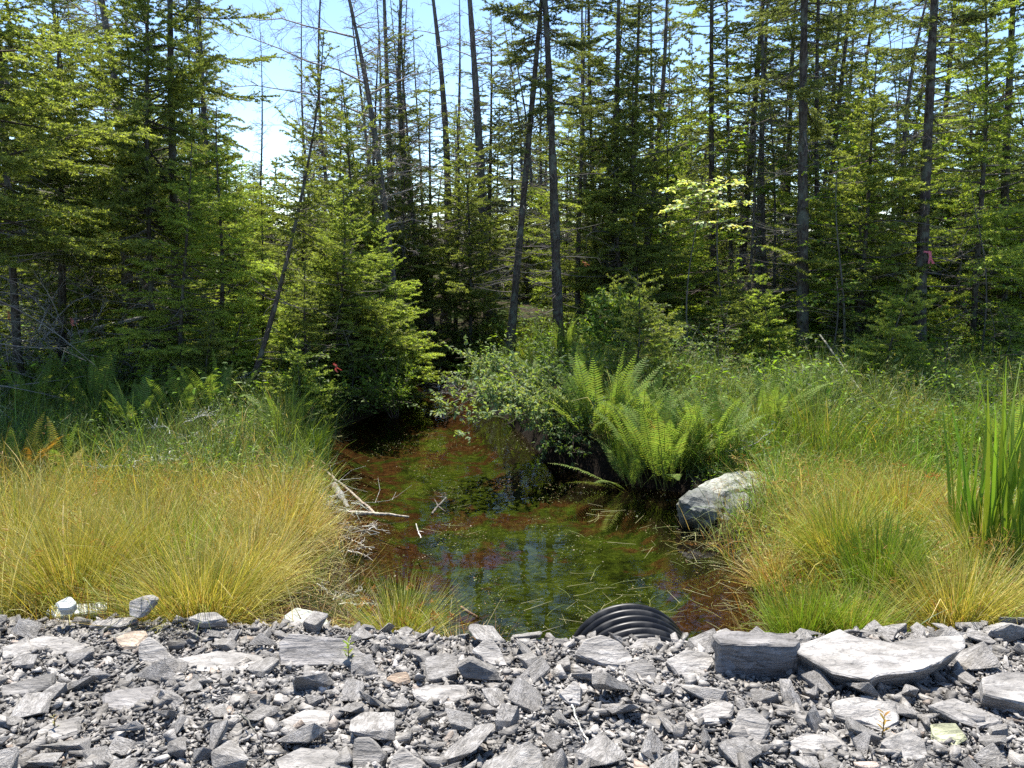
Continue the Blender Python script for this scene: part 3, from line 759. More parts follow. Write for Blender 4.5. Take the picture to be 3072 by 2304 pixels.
def bare_tree(seed, Ht=10, r0=.09, nbr=46, z0=.2, Lb=1.7, arch=-.2, col=(.27, .235, .205), bend=None, bigs=(), fine=1.0, wob=.22, lichen=True):
    rng = np.random.default_rng(seed)
    P = trunk_path(Ht, rng, wob, 14, bend)
    PT, RR = [], []; S = []
    def twigs(pts, L, lvl):
        m = max(2, int(L / (.085 / fine))); ts = rng.uniform(.12, 1, m); B = path_at(pts, ts); Tn = nrm(path_at(np.gradient(pts, axis=0), ts))
        side = nrm(np.cross(Tn, rng.normal(size=(m, 3)))); d = nrm(Tn * .6 + side * .7)
        l = L * (.34 if lvl == 0 else .4) * (1.15 - ts) * rng.uniform(.4, 1.2, m) + .05
        for b, dd, ll in zip(B, d, l):
            mid = b + dd * ll * .5 + rng.normal(0, .05 * ll, 3); e = mid + nrm(dd + rng.normal(0, .25, 3)) * ll * .5
            S.append((b, mid, e, max(.0026, .005 * ll + .0016)))
            if lvl == 0 and ll > .12: twigs(np.array([b, mid, e]), ll, 1)
    def branch(o, az, L, sl_, cu, r):
        s = np.linspace(0, 1, 7)
        wob_ = rng.normal(0, .035 * L, (7, 3)) * s[:, None]
        pts = np.stack([o[0] + L * s * np.cos(az), o[1] + L * s * np.sin(az), o[2] + L * (sl_ * s + cu * s * s)], 1) + wob_
        PT.append(pts); RR.append(np.linspace(r, .002, 7)); twigs(pts, L, 0)
    for _ in range(nbr):
        t = rng.uniform(z0, .98); o = path_at(P, np.array([t]))[0]
        L = Lb * (1 - (t - z0) / (1 - z0) * .75) * rng.uniform(.35, 1.1)
        branch(o, rng.uniform(0, 6.28), L, rng.normal(.25, .25), arch + rng.normal(0, .15), .007 + .006 * L)
    for (t, az, L, sl_, cu) in bigs:
        branch(path_at(P, np.array([t]))[0], az, L, sl_, cu, .02)
    mb = MB(); V, Q = tubes(np.array(PT), np.array(RR), 4); mb.add(V, Q, jit(col, len(V), rng, .12, .04))
    a = np.array([[x[0], x[1], x[2]] for x in S]); r = np.array([[x[3], x[3] * .8, x[3] * .5] for x in S])
    V, Q = tubes(a, r, 3); mb.add(V, Q, jit(np.array(col) * .9, len(V), rng, .15, .05))
    return dict(H=Ht, trunk=trunk_mesh(P, r0, r0 * .1, rng, col=(.12, .105, .095)), crown=mb.mesh('crown', [M_twig]), dead_branch=None)

def broad_tree(seed, Ht=4.5, Rm=1.2, z0=.25, nbr=22, leaf=.085, col=(.07, .12, .02), layers=True, r0=.03, dens=1.0):
    rng = np.random.default_rng(seed)
    P = trunk_path(Ht, rng, .12, 14); PT, RR, B_, D_ = [], [], [], []
    for _ in range(nbr):
        t = rng.uniform(z0, 1) ** .9; o = path_at(P, np.array([min(t, .999)]))[0]; az = rng.uniform(0, 6.28)
        L = Rm * (1.1 - t * .7) * rng.uniform(.5, 1.1); s = np.linspace(0, 1, 6); sl_ = rng.uniform(.05, .5)
        pts = np.stack([o[0] + L * s * np.cos(az), o[1] + L * s * np.sin(az), o[2] + L * (sl_ * s - .25 * s * s)], 1); PT.append(pts); RR.append(np.linspace(.008, .0025, 6))
        m = max(3, int(L / .13 * dens)); ts = rng.uniform(.25, 1, m); b = path_at(pts, ts); side = np.stack([-np.sin(az) * np.ones(m), np.cos(az) * np.ones(m), np.zeros(m)], 1) * np.where(rng.random(m) < .5, 1, -1)[:, None]
        Tn = nrm(path_at(np.gradient(pts, axis=0), ts)); d = nrm(Tn * .7 + side * .8 + rng.normal(0, .1, (m, 3))); l = .38 * rng.uniform(.4, 1, m) * min(1, L)
        for bb, dd, ll in zip(b, d, l):
            e = bb + dd * ll; PT.append(np.linspace(bb, e, 6)); RR.append(np.linspace(.003, .001, 6))
            q = max(3, int(ll / .035 * dens)); u = rng.random(q); B_.append(bb + (e - bb) * u[:, None]); D_.append(nrm(dd * .6 + rng.normal(0, .6, (q, 3)) * np.array([1, 1, .25])))
    B_ = np.concatenate(B_); D_ = np.concatenate(D_); n = len(B_)
    mb = MB(); V, F_ = leaves(B_ + D_ * .02, D_, nrm(rng.normal(0, .28, (n, 3)) + np.array([0, 0, 1])), leaf * rng.uniform(.6, 1.15, n), leaf * rng.uniform(.5, .8, n))
    mb.add(V, F_, np.repeat(jit(col, n, rng, .2, .08), 8, 0), 0)
    V, Q = tubes(np.array(PT), np.array(RR), 3); mb.add(V, Q, jit((.09, .075, .055), len(V), rng), 1)
    return dict(H=Ht, trunk=trunk_mesh(P, r0, .006, rng, sides=7, col=(.11, .1, .085)), crown=mb.mesh('crown', [M_leaf, M_twig]), dead_branch=None)

GREEN = dict(col=(.175, .215, .06), tipc=(.39, .43, .11))
LIME = dict(col=(.26, .33, .07), tipc=(.50, .58, .13))
DARK = dict(col=(.12, .14, .06), tipc=(.28, .31, .11))
FAR = dict(sp=.016, nl=.085, nw=.04, tw=.09)
P_ = {}
P_['young'] = [conifer(11 + i, Ht=4.6, Rm=1.25, z0=.03, step=.125, nb=7, droop=.15, upturn=.2, r0=.045, gaps=.22, ndead=26, dead=(.03, .7), deadlen=1.15, shape=.85, **(GREEN if i < 2 else LIME)) for i in range(3)]
P_['mast'] = [conifer(181 + i, Ht=11.5, Rm=(1.5, 1.35)[i], z0=.42, step=.28, nb=4, droop=.3, upturn=.3, r0=.12, ndead=80, dead=(.08, .6), deadlen=1.1, gaps=.3, shape=.45, **DARK) for i in range(2)]
P_['raised'] = [conifer(21 + i, Ht=6.2, Rm=1.45, z0=.36, step=.14, nb=7, droop=.2, upturn=.22, r0=.07, ndead=75, dead=(.04, .42), deadlen=1.0, shape=.6, gaps=.2, barecol=(.22, .2, .18), **GREEN) for i in range(2)]
P_['larch'] = [conifer(31 + i, Ht=5.5, Rm=1.35, z0=.06, step=.155, nb=6, droop=.05, upturn=.12, r0=.05, ndead=30, dead=(.03, .6), deadlen=1.2, gaps=.22, hang=.12, nl=.042, nw=.011, sp=.0048, shape=.75, **LIME) for i in range(2)]
P_['tall'] = [conifer(51 + i, Ht=11, Rm=1.35, z0=.2 + .05 * i, step=.24, nb=5, droop=.4, upturn=.35, r0=.08, ndead=60, dead=(.05, .42), deadlen=1.0, gaps=.22, shape=.5, sparse=.1, **(GREEN, DARK, DARK)[i]) for i in range(3)]
P_['sparse'] = [conifer(71 + i, Ht=11, Rm=1.05, z0=.33, step=.28, nb=4, droop=.3, upturn=.25, r0=.07, ndead=90, dead=(.05, .75), deadlen=1.05, gaps=.28, shape=.5, sparse=.2, **(DARK, GREEN)[i]) for i in range(2)]
P_['far'] = [conifer(91 + i, Ht=9.5, Rm=1.25, z0=(.04, .14)[i], step=.25, nb=5, droop=.35, upturn=.25, r0=.08, ndead=30, dead=(.05, .3), gaps=.3, shape=.65, sparse=.15, **DARK, **FAR) for i in range(2)]
P_['bare'] = [bare_tree(111 + i, Ht=(10.5, 9.5, 8.5)[i], Lb=(1.5, 1.3, 1.1)[i], nbr=(95, 90, 90)[i], z0=.1, fine=1.35) for i in range(3)]
P_['maple'] = [broad_tree(131 + i, Ht=(5, 4.2)[i], Rm=1.25, nbr=34, leaf=.085, col=(.17, .25, .03)) for i in range(2)]
P_['pale'] = [broad_tree(161, Ht=3.6, Rm=1.5, z0=.72, nbr=26, leaf=.10, col=(.5, .56, .3), r0=.02, dens=1.1)]  # leaf colour whitened to stand for sun glare
P_['shrub'] = [broad_tree(141 + i, Ht=1.7, Rm=.85, z0=.08, nbr=26, leaf=.055, col=((.10, .16, .03), (.14, .21, .035), (.075, .12, .03))[i], r0=.012, dens=1.3) for i in range(3)]
P_['sapling'] = [conifer(151 + i, Ht=1.8, Rm=.62, z0=.04, step=.10, nb=6, droop=.05, upturn=.15, r0=.02, ndead=0, shape=.8, tw=.06, twl=.4, **(GREEN if i else LIME)) for i in range(2)]

NAMES = dict(mast='spruce_tree', young='spruce_tree', raised='spruce_tree', larch='larch_tree', tall='spruce_tree', sparse='spruce_tree', far='spruce_tree', bare='dead_tree', maple='maple_tree', pale='maple_tree', shrub='leafy_shrub', sapling='spruce_sapling')
CATS = dict(mast='tree', young='tree', raised='tree', larch='tree', tall='tree', sparse='tree', far='tree', bare='tree', maple='tree', shrub='shrub', sapling='tree')
def plant(kind, i, base, height, label, top=None, spin=0.0, group=None, width=1.0, pr=None, nm=None):
    pr = pr or P_[kind][i % len(P_[kind])]
    s = height / pr['H']
    root = empty(nm or NAMES[kind], base)
    q = Quaternion((0, 0, 1), spin)
    if top is not None:
        d = (Vector(top) - Vector(base)).normalized(); q = Vector((0, 0, 1)).rotation_difference(d) @ q
    root.rotation_mode = 'QUATERNION'; root.rotation_quaternion = q; root.scale = (s * width, s * width, s)
    for part in ('trunk', 'crown', 'dead_branch'):
        if pr.get(part) is not None: link({'dead_branch': 'dead_crown', 'crown': 'foliage' if kind == 'shrub' else 'crown'}.get(part, part), pr[part], root)
    tag(root, label, CATS.get(kind, 'tree'), group)
    return root
def by_px(kind, i, bx, by, y, tx, ty, height, label, spin=0.0, group=None, width=1.0, pr=None, nm=None):
    """base below picture point (bx,by) at distance y; leaning so that the trunk passes (tx,ty)"""
    b = aty(bx, by, y); base = (b[0], y, H(b[0], y) - .02)
    return plant(kind, i, base, height, label, aty(tx, ty, y), spin, group, width, pr, nm)

# hand placed trees, pixel positions in a 1024 x 768 picture
by_px('bare', 0, 127, 330, 15.0, 88, 0, 10.5, 'thick dead grey trunk with thin crooked twigs, seen against the sky at upper left', 1.0, width=1.35)
by_px('tall', 0, 176, 330, 14.0, 171, 0, 11.0, 'dark spruce whose drooping boughs stretch right into the blue sky gap', 2.0, width=1.15)
by_px('raised', 0, 152, 345, 12.6, 144, 0, 7.2, 'tall narrow young spruce with dense green crown in front of the drooping dark spruce', .5, width=.72)
by_px('tall', 1, 18, 380, 11.8, 4, 100, 9.5, 'spruce with a thin dark leaning trunk at the left edge of the forest', 2.5)
by_px('raised', 1, -40, 400, 9.8, -42, 0, 6.8, 'dense spruce filling the upper left corner', 1.0, width=1.25)
by_px('raised', 0, 62, 372, 13.0, 60, 100, 5.8, 'bushy green spruce between the left edge and the narrow young spruce', 3.0, width=1.2)
by_px('larch', 0, 218, 372, 12.4, 222, 150, 4.3, 'feathery lime green larch with wide crown left of the leaning trunk', .3, width=1.25)
by_px('larch', 1, 178, 380, 11.6, 184, 200, 3.7, 'feathery lime green larch in front of the narrow young spruce', 2.2, width=1.2)
by_px('larch', 1, 262, 372, 13.2, 262, 160, 3.5, 'slender lime green larch just behind the leaning trunk', 4.2, width=.9)
def bend_(t): return (-.0 + .42 * (math.sin(t * PI * .9) * .9), 0)
lean = conifer(201, Ht=5.9, Rm=.95, z0=.42, step=.18, nb=5, droop=.1, upturn=.15, r0=.062, ndead=26, dead=(.1, .5), deadlen=.7, shape=.7, bend=bend_, **GREEN)
by_px('young', 0, 244, 407, 11.0, 300, 90, 5.2, 'spruce with a curved leaning trunk rising from the grass left of the pond', 0, pr=lean, width=.85)
by_px('young', 2, 338, 392, 12.2, 340, 170, 3.4, 'bright green young spruce overlooking the left side of the pond', .9, width=1.2)
by_px('young', 1, 306, 392, 11.6, 308, 200, 2.2, 'low dense spruce right of the curved leaning trunk', 2.7, width=1.3)
by_px('young', 2, 378, 372, 13.6, 380, 200, 2.7, 'small rounded green spruce where the stream narrows', 2.1, width=1.3)
by_px('young', 0, 352, 360, 14.5, 348, 130, 5.0, 'mid green spruce behind the bright young spruce left of the stream', 5.0)
by_px('young', 1, 405, 345, 16.5, 403, 150, 4.6, 'dark green spruce at the left of the stream mouth', 1.4)
dead1 = bare_tree(301, Ht=10.5, nbr=85, z0=.22, Lb=1.6, bigs=((.52, PI * .97, 3.1, .62, -.1), (.46, PI * 1.03, 2.9, .55, -.25), (.60, PI * .9, 3.0, .4, -.05), (.40, PI, 2.2, .3, .1), (.5, .3, 1.8, .5, -.2)), fine=1.15)
by_px('bare', 0, 400, 330, 15.5, 350, 0, 10.5, 'dead tree whose long bare boughs arch left across the blue sky', 0, pr=dead1)
by_px('bare', 1, 436, 325, 18.0, 395, 0, 10.5, 'thin dead tree leaning left beside the arching dead tree', 1.5)
by_px('bare', 2, 492, 325, 19.0, 463, 0, 11.0, 'straight bare grey tree leaning slightly left above the stream', 2.2, width=1.3)
by_px('bare', 1, 445, 325, 21.0, 441, 0, 12, 'bare grey tree with tangled twigs right of the thin leaning dead tree', 3.3, width=1.2)
by_px('mast', 1, 509, 343, 14.8, 541, 0, 10.5, 'spruce with a dark trunk leaning right beside the straight tall spruce', .7, width=.75)
by_px('mast', 0, 560, 338, 14.6, 543, 0, 11.0, 'straight tall spruce with thick trunk rising from the ferns at centre', 2.0, width=.9)
by_px('tall', 2, 420, 330, 18.0, 402, 60, 7.6, 'dark bushy spruce standing behind the stream mouth', 3.0, width=1.1)
by_px('young', 1, 470, 338, 16.5, 468, 100, 4.4, 'rounded mid green spruce left of the spruce leaning right', 4.3, width=1.1)
by_px('tall', 2, 612, 330, 17.5, 622, 0, 11.5, 'dark spruce whose trunk is hidden by boughs right of centre', 1.0)
by_px('sparse', 1, 597, 330, 18.5, 590, 0, 12.0, 'very thin straight spruce trunk between two dark spruces', 2.6, width=.8)
by_px('young', 0, 640, 335, 16.8, 628, 60, 6.0, 'pointed green spruce with bright top right of centre', 2.0, width=.85)
by_px('young', 2, 664, 332, 17.8, 662, 60, 5.0, 'pale green spruce beside the pointed green spruce', 1.0, width=1.1)
by_px('sparse', 0, 632, 330, 18.0, 638, 0, 12.0, 'slim spruce trunk with short dead stubs behind the pointed green spruce', 4.0, width=.8)
by_px('tall', 0, 714, 326, 18.5, 712, 0, 12.0, 'spruce with straight trunk and high boughs left of the maple leaves painted white with sun glare', 1.4)
by_px('sparse', 1, 732, 326, 20.0, 727, 0, 12.0, 'thin spruce leaning against the high boughed spruce', 3.0, width=.8)
by_px('sparse', 0, 766, 318, 17.5, 764, 120, 10.0, 'spruce with short dark trunk seen left of the thick straight trunk', 5.0)
by_px('mast', 0, 805, 322, 14.6, 804, 0, 11.5, 'spruce with thick straight dark trunk standing right of centre', .2, width=1.0)
by_px('sparse', 1, 818, 320, 19.0, 820, 0, 12, 'grey trunked spruce right behind the thick straight trunk', 2.5)
by_px('mast', 1, 921, 322, 14.4, 935, 0, 11.5, 'spruce with a straight dark trunk marked by a pink ribbon', 3.3, width=1.0)
by_px('bare', 1, 905, 318, 19.5, 914, 100, 9.5, 'bare grey tree just left of the ribbon marked spruce', 1.0)
by_px('tall', 2, 1004, 318, 16.5, 1008, 0, 11, 'spruce with drooping dense boughs at the right edge of the forest', 4.0, width=1.35)
by_px('larch', 0, 975, 330, 15.0, 985, 20, 7.5, 'tall feathery green larch between the ribbon marked spruce and the right edge', 1.0, width=1.05)
by_px('far', 0, 667, 320, 30.0, 667, 60, 10.2, 'small pointed dark spruce top standing alone against the sky', 0.4, width=.8)
by_px('far', 1, 690, 320, 32.0, 690, 60, 10.0, 'thin dark spruce top beside the lone pointed one', 1.4, width=.8)
by_px('bare', 2, 258, 330, 27.0, 258, 75, 9.0, 'distant thin dead spire standing in the sky gap at left', 0.4, width=.6)
for k_, (px_, y_, h_, lb_) in enumerate([(240, 17.5, 3.6, 'soft green spruce low in the sky gap left of the leaning trunk'), (272, 19.5, 4.0, 'soft green spruce right under the distant dead spire'), (225, 19.0, 4.4, 'green spruce closing the left side of the sky gap'), (300, 17.0, 4.0, 'green spruce showing behind the top of the leaning trunk')]):
    by_px('young', k_, px_, 325, y_, px_, 100, h_, lb_, k_ * 1.3, width=1.25)
for k_, (px_, y_, h_, lb_) in enumerate([(372, 17.0, 6.3, 'dark spruce with its ragged top in front of the arching dead tree'), (430, 19.0, 6.6, 'ragged dark spruce between two bare grey trees'), (455, 17.5, 5.4, 'shorter ragged spruce above the bend of the stream'), (487, 20.5, 7.6, 'ragged spruce left of the spruce leaning right'), (340, 19.5, 5.8, 'ragged spruce to the right of the leaning trunk top'), (578, 17.0, 6.4, 'full green spruce just right of the straight tall spruce')]):
    by_px('tall', k_ + 1, px_, 325, y_, px_ + 3, 100, h_, lb_, k_ * 1.7, width=1.5)
# broad leaved trees among the right hand spruces
by_px('maple', 0, 730, 322, 15.2, 715, 120, 4.6, 'maple with pale sunlit leaves glowing white below the high boughed spruce', 0.4, width=1.0)
by_px('maple', 1, 868, 322, 15.8, 868, 120, 4.6, 'maple with bright lime leaves between the thick straight trunk and the ribbon marked spruce', 1.4, width=1.1)
by_px('maple', 0, 775, 322, 18.0, 770, 100, 6.8, 'tall maple scattering lime leaves above the thick straight trunk', 2.4, width=.9)
by_px('maple', 1, 955, 326, 17.5, 965, 100, 6.6, 'tall leafy maple behind the feathery larch at right', 3.4, width=.95)
by_px('maple', 0, 900, 326, 20.5, 900, 60, 7.5, 'tall pale maple far back in the right hand forest', 4.4, width=.9)

by_px('pale', 0, 692, 326, 13.6, 690, 140, 3.3, 'young maple with sun glare painted into its almost white leaves at right of centre', 1.0)
by_px('maple', 1, 845, 330, 13.8, 845, 140, 3.6, 'young maple with sunny leaves low behind the tall green grass', 2.0)
by_px('maple', 0, 985, 330, 13.4, 985, 140, 3.2, 'low maple with lime leaves near the right edge', 3.0)
by_px('sapling', 0, 770, 345, 13.4, 770, 140, 1.7, 'small spruce sapling under the thick straight trunk', 1.0)
for k_, (px_, by_, y_, h_, lb_) in enumerate([(300, 400, 10.6, 1.1, 'lime spruce sapling at the left bank beside the red ribbon'), (372, 385, 12.4, 1.7, 'lime spruce sapling above the left edge of the dark stream'), (398, 372, 13.4, 1.9, 'bright sapling at the bend of the stream'), (205, 395, 10.8, 1.3, 'small bright spruce sapling left of the curved leaning trunk'), (232, 388, 11.6, 1.5, 'bright spruce sapling touching the curved leaning trunk'), (345, 372, 12.8, 2.3, 'tall lime sapling between two low spruces on the left bank')]):
    by_px('sapling', k_, px_, by_, y_, px_ + 2, 200, h_, lb_, k_ * 1.1, width=1.35)
by_px('shrub', 0, 352, 385, 11.6, 352, 200, 1.3, 'leafy shrub leaning over the water at the left bank', 1.0, width=1.4)
by_px('shrub', 1, 325, 392, 11.0, 325, 200, 1.1, 'low leafy shrub under the red ribbon', 2.0, width=1.4)
# background forest
rng = np.random.default_rng(77)
occ = []
def free(x, y, r):
    for a, b in occ:
        if (x - a) ** 2 + (y - b) ** 2 < r * r: return False
    occ.append((x, y)); return True
def fill(kind, n, yr, hr, label, group, r=1.0, width=(.85, 1.2), xs=.78, xlim=None, pad=1.5):
    c = 0; tries = 0
    while c < n and tries < 4000:
        tries += 1
        y = rng.uniform(*yr); x = rng.uniform(-1, 1) * (xs * y + pad)
        if xlim and not (xlim[0] * y < x < xlim[1] * y): continue
        if abs(x + .055 * y) < .5 + .02 * y and y < 26: continue
        if sdf(np.array([x]), np.array([y]))[0] < .5: continue
        pxx = 512 + F * x / y
        if kind not in ('young', 'sapling', 'shrub') and (222 < pxx < 312 or (330 < pxx < 505 and kind in ('tall', 'sparse')) or (655 < pxx < 690)) and kind != 'far': continue
        if y < 17 and min(abs(pxx - q) for q in (560, 805, 921, 244)) < 24: continue
        if not free(x, y, r): continue
        h = rng.uniform(*hr)
        if kind in ('young', 'far') and 222 < pxx < 312: h = min(h, (.8 + .115 * y) if kind == 'far' else (.55 + .14 * y))
        if kind == 'far' and 330 < pxx < 505: h = min(h, 1 + .2 * y)
        plant(kind, int(rng.integers(9)), (x, y, H(x, y) - .03), h, label, (x + rng.normal(0, .03) * h, y + rng.normal(0, .03) * h, h + H(x, y)), rng.uniform(0, 6.28), group, rng.uniform(*width))
        c += 1
fill('young', 72, (14.5, 27), (2.4, 5.6), 'young green spruce in the undergrowth deeper in the forest', 'young spruces deeper in the forest', .8, (.9, 1.3))
fill('tall', 20, (18.5, 30), (9, 13), 'tall dark spruce farther back in the forest', 'tall dark spruces farther back in the forest', 1.1)
fill('sparse', 22, (18.5, 30), (9, 13), 'tall sparse spruce with bare lower trunk farther back in the forest', 'sparse spruces farther back in the forest', .8)
fill('bare', 44, (17, 32), (4.5, 11), 'bare grey dead tree farther back in the forest', 'dead trees farther back in the forest', .8)
fill('bare', 7, (17, 27), (8, 11), 'bare grey dead tree farther back in the forest', 'dead trees farther back in the forest', .6, (.8, 1.0), .78, (-.25, -.01))
fill('maple', 16, (16.5, 26), (3.5, 7), 'leafy maple in the shade of the right hand forest', 'maples in the right hand forest', .8, (.8, 1.1), .78, (.2, .8))
fill('far', 125, (25, 46), (5.5, 8.5), 'far off dark spruce at the back of the forest', 'far off spruces at the back of the forest', .8, (1.1, 1.6))
fill('sapling', 34, (11.2, 17), (.8, 1.9), 'waist high spruce sapling at the forest edge', 'spruce saplings at the forest edge', .5, (.9, 1.4))
fill('shrub', 60, (11.4, 17), (.9, 2.0), 'dark green leafy shrub under the trees', 'leafy shrubs under the trees', .45, (1, 1.5), .78, (-.9, .9))

# ------------------------------------------------------------------ grasses
def blades(base, az, lean0, lean1, ln, w, k=5, p=1.3, tip=.15):
    """curved ribbons; angles measured from the vertical"""
    n = len(base); t = (np.arange(k) / (k - 1))
    if n > 20:
        odd = rng.random(n) < .22; az = az + odd * rng.normal(0, 1.2, n); lean0 = lean0 + odd * rng.normal(0, .28, n); lean1 = lean1 + odd * np.abs(rng.normal(0, .9, n)); w = w * np.where(rng.random(n) < .15, 1.7, 1)
    th = lean0[:, None] + (lean1 - lean0)[:, None] * (t[None] ** p)
    thm = (th[:, 1:] + th[:, :-1]) / 2; dl = (ln / (k - 1))[:, None]
    if n > 20:
        br_ = (rng.random(n) < .10); kk_ = rng.integers(1, k - 1, n); thm = thm + (br_[:, None] & (np.arange(k - 1)[None] >= kk_[:, None])) * rng.uniform(.7, 1.9, n)[:, None]
    r = np.concatenate([np.zeros((n, 1)), np.cumsum(np.sin(thm) * dl, 1)], 1); z = np.concatenate([np.zeros((n, 1)), np.cumsum(np.cos(thm) * dl, 1)], 1)
    P = np.stack([base[:, :1] + r * np.cos(az)[:, None], base[:, 1:2] + r * np.sin(az)[:, None], base[:, 2:] + z], -1)
    tw = rng.normal(0, .9, n)
    side = np.stack([-np.sin(az + tw), np.cos(az + tw), rng.normal(0, .2, n)], -1); side = nrm(side)
    W = w[:, None] * np.interp(t, [0, .35, 1], [.8, 1, tip])[None]
    V, Q = ribbons(P, W, side)
    return V, Q, P

STRAW = (.48, .42, .11); GOLD = (.33, .32, .05); OLIVE = (.19, .23, .04); BRIGHT = (.20, .32, .03); MIDG = (.12, .19, .03); RUST = (.32, .16, .045); DULL = (.08, .115, .045); HAY = (.60, .51, .24)
def palette(n, cols, wts, a=.16):
    c = np.array(cols)[rng.choice(len(cols), n, p=np.array(wts) / sum(wts))]
    return np.clip(c * np.exp(rng.normal(0, a, (n, 1))) * (1 + rng.normal(0, .05, (n, 3))), .003, .9)

def tussock_into(mb, x, y, n, ln, rad, cols, wts, w=.0035, spread=.75, droop=.8, zoff=0, z=None, heads=0, headcol=RUST):
    a = rng.uniform(0, 6.28, n); rr = rad * np.sqrt(rng.random(n))
    bx = x + rr * np.cos(a); by = y + rr * np.sin(a)
    bz = (ground_h(bx, by) if z is None else np.full(n, z)) - .02 + zoff
    out = rr / rad
    az = a + rng.normal(0, .5, n)
    l0 = np.abs(out * spread * .8 + rng.normal(0, .13, n)); l1 = l0 + np.abs(rng.normal(droop * .6, droop * .5, n)) * rng.uniform(.4, 1, n)
    L = ln * rng.uniform(.55, 1.12, n)
    V, Q, P = blades(np.stack([bx, by, bz], 1), az, l0, l1, L, w * rng.uniform(.7, 1.3, n))
    c = palette(n, cols, wts)
    mb.add(V, Q, np.repeat(c, 10, 0))
    if heads:
        k = rng.choice(n, min(heads, n), False); T = P[k, -2]; m = 14
        d = nrm(rng.normal(size=(len(k) * m, 3)) + np.array([0, 0, .5])); B = np.repeat(T, m, 0) + rng.normal(0, .008, (len(k) * m, 3))
        s = nrm(np.cross(d, rng.normal(size=d.shape))); l_ = rng.uniform(.012, .035, len(d))[:, None]
        V = np.stack([B - s * .0018, B + s * .0018, B + d * l_ + s * .003, B + d * l_ - s * .003], 1).reshape(-1, 3)
        mb.add(V, np.arange(len(V)).reshape(-1, 4), np.repeat(palette(len(B), [headcol], [1]), 4, 0))

def thing_tussock(px, py, n, ln, rad, cols, wts, label, name='grass_tussock', y=None, group=None, **k):
    g = G(px, py) if y is None else aty(px, py, y)
    mb = MB(); h0 = H(g[0], g[1])
    tussock_into(mb, g[0], g[1], n, ln, rad, cols, wts, **k)
    me = mb.mesh(name, [M_grass])
    co = np.empty(len(me.vertices) * 3, dtype=np.float32); me.vertices.foreach_get('co', co); co = co.reshape(-1, 3); co -= np.array([g[0], g[1], h0]); me.vertices.foreach_set('co', co.ravel())
    return tag(link(name, me, None, (g[0], g[1], h0)), label, 'grass clump', group)

rng = np.random.default_rng(2024)
SG = ([STRAW, GOLD, OLIVE, HAY, RUST], [4, 4, 2.2, 1, .4])
thing_tussock(75, 612, 2600, .80, .16, *SG, 'big fan of straw coloured grass behind the long white rock', spread=.95, droop=.75)
thing_tussock(203, 622, 2400, .70, .17, *SG, 'big fan of straw coloured grass spreading over the humped grey slate', spread=1.0, droop=.9, y=4.35)
thing_tussock(145, 585, 1800, .78, .16, *SG, 'straw coloured grass tussock between the two big fans', spread=.9)
thing_tussock(20, 575, 2000, .85, .2, *SG, 'straw coloured grass tussock at the left edge of the meadow', spread=.9)
thing_tussock(250, 590, 1800, .68, .15, [STRAW, GOLD, HAY, RUST], [4, 2, 3, .6], 'dry buff grass tussock leaning towards the pond', spread=1.1)
thing_tussock(285, 545, 1700, .7, .16, [STRAW, GOLD, HAY, RUST], [4, 2, 3, .6], 'dry buff grass tussock on the left pond bank', spread=1.0)
thing_tussock(400, 636, 900, .52, .09, [GOLD, OLIVE, BRIGHT, STRAW], [3, 3, 1, 2], 'golden rush clump with brown seed heads at the near edge of the pond', name='rush_clump', y=4.35, spread=1.15, droop=.5, heads=26, w=.003)
thing_tussock(188, 590, 420, .62, .12, [BRIGHT, MIDG], [2, 1], 'small bright green blades inside the straw coloured meadow', spread=.6, w=.006)
thing_tussock(160, 626, 260, .4, .12, [MIDG, OLIVE], [2, 1], 'short dark green blades beside the humped grey slate', spread=1.1, w=.005)
thing_tussock(878, 603, 1300, .62, .13, [BRIGHT, MIDG, OLIVE], [4, 2, 1], 'bright green grass clump behind the wavy pale slab', spread=.45, droop=.5, w=.005)
thing_tussock(803, 640, 1200, .45, .12, [BRIGHT, OLIVE, GOLD], [3, 2, 1], 'green and gold rush clump rising behind the dark square block', name='rush_clump', y=4.25, spread=.55, droop=.45, w=.004)
thing_tussock(845, 640, 1000, .42, .12, [BRIGHT, OLIVE, STRAW], [2, 2, 1], 'low green rush clump behind the left part of the wavy pale slab', name='rush_clump', y=4.25, spread=.6, w=.004)
thing_tussock(955, 640, 1700, .66, .15, *SG, 'golden grass tussock arching over the right end of the wavy pale slab', y=4.35, spread=.9, droop=.9)
thing_tussock(840, 560, 1600, .7, .16, [GOLD, OLIVE, STRAW, BRIGHT], [3, 2, 2, 1.5], 'golden green grass tussock in front of the long whitish boulder', spread=1.0, droop=.9, w=.004)
thing_tussock(775, 578, 700, .42, .13, [HAY, STRAW, RUST], [2, 2, 1], 'sprawling dry grass at the right pond shore', spread=1.3, droop=.6)
thing_tussock(900, 540, 1500, .75, .16, [GOLD, STRAW, RUST, OLIVE], [3, 2, 1, 2], 'tall gold and rust grass tussock in the right meadow', spread=.8, heads=30)
thing_tussock(985, 575, 1300, .7, .16, [HAY, STRAW, GOLD, MIDG], [2, 2, 2, 1], 'dry grass tussock below the broad bladed reeds', spread=.9)
thing_tussock(320, 463, 350, .5, .07, [BRIGHT, MIDG], [3, 1], 'tuft of upright bright green blades at the left corner of the pond', spread=.35, w=.006, droop=.3)

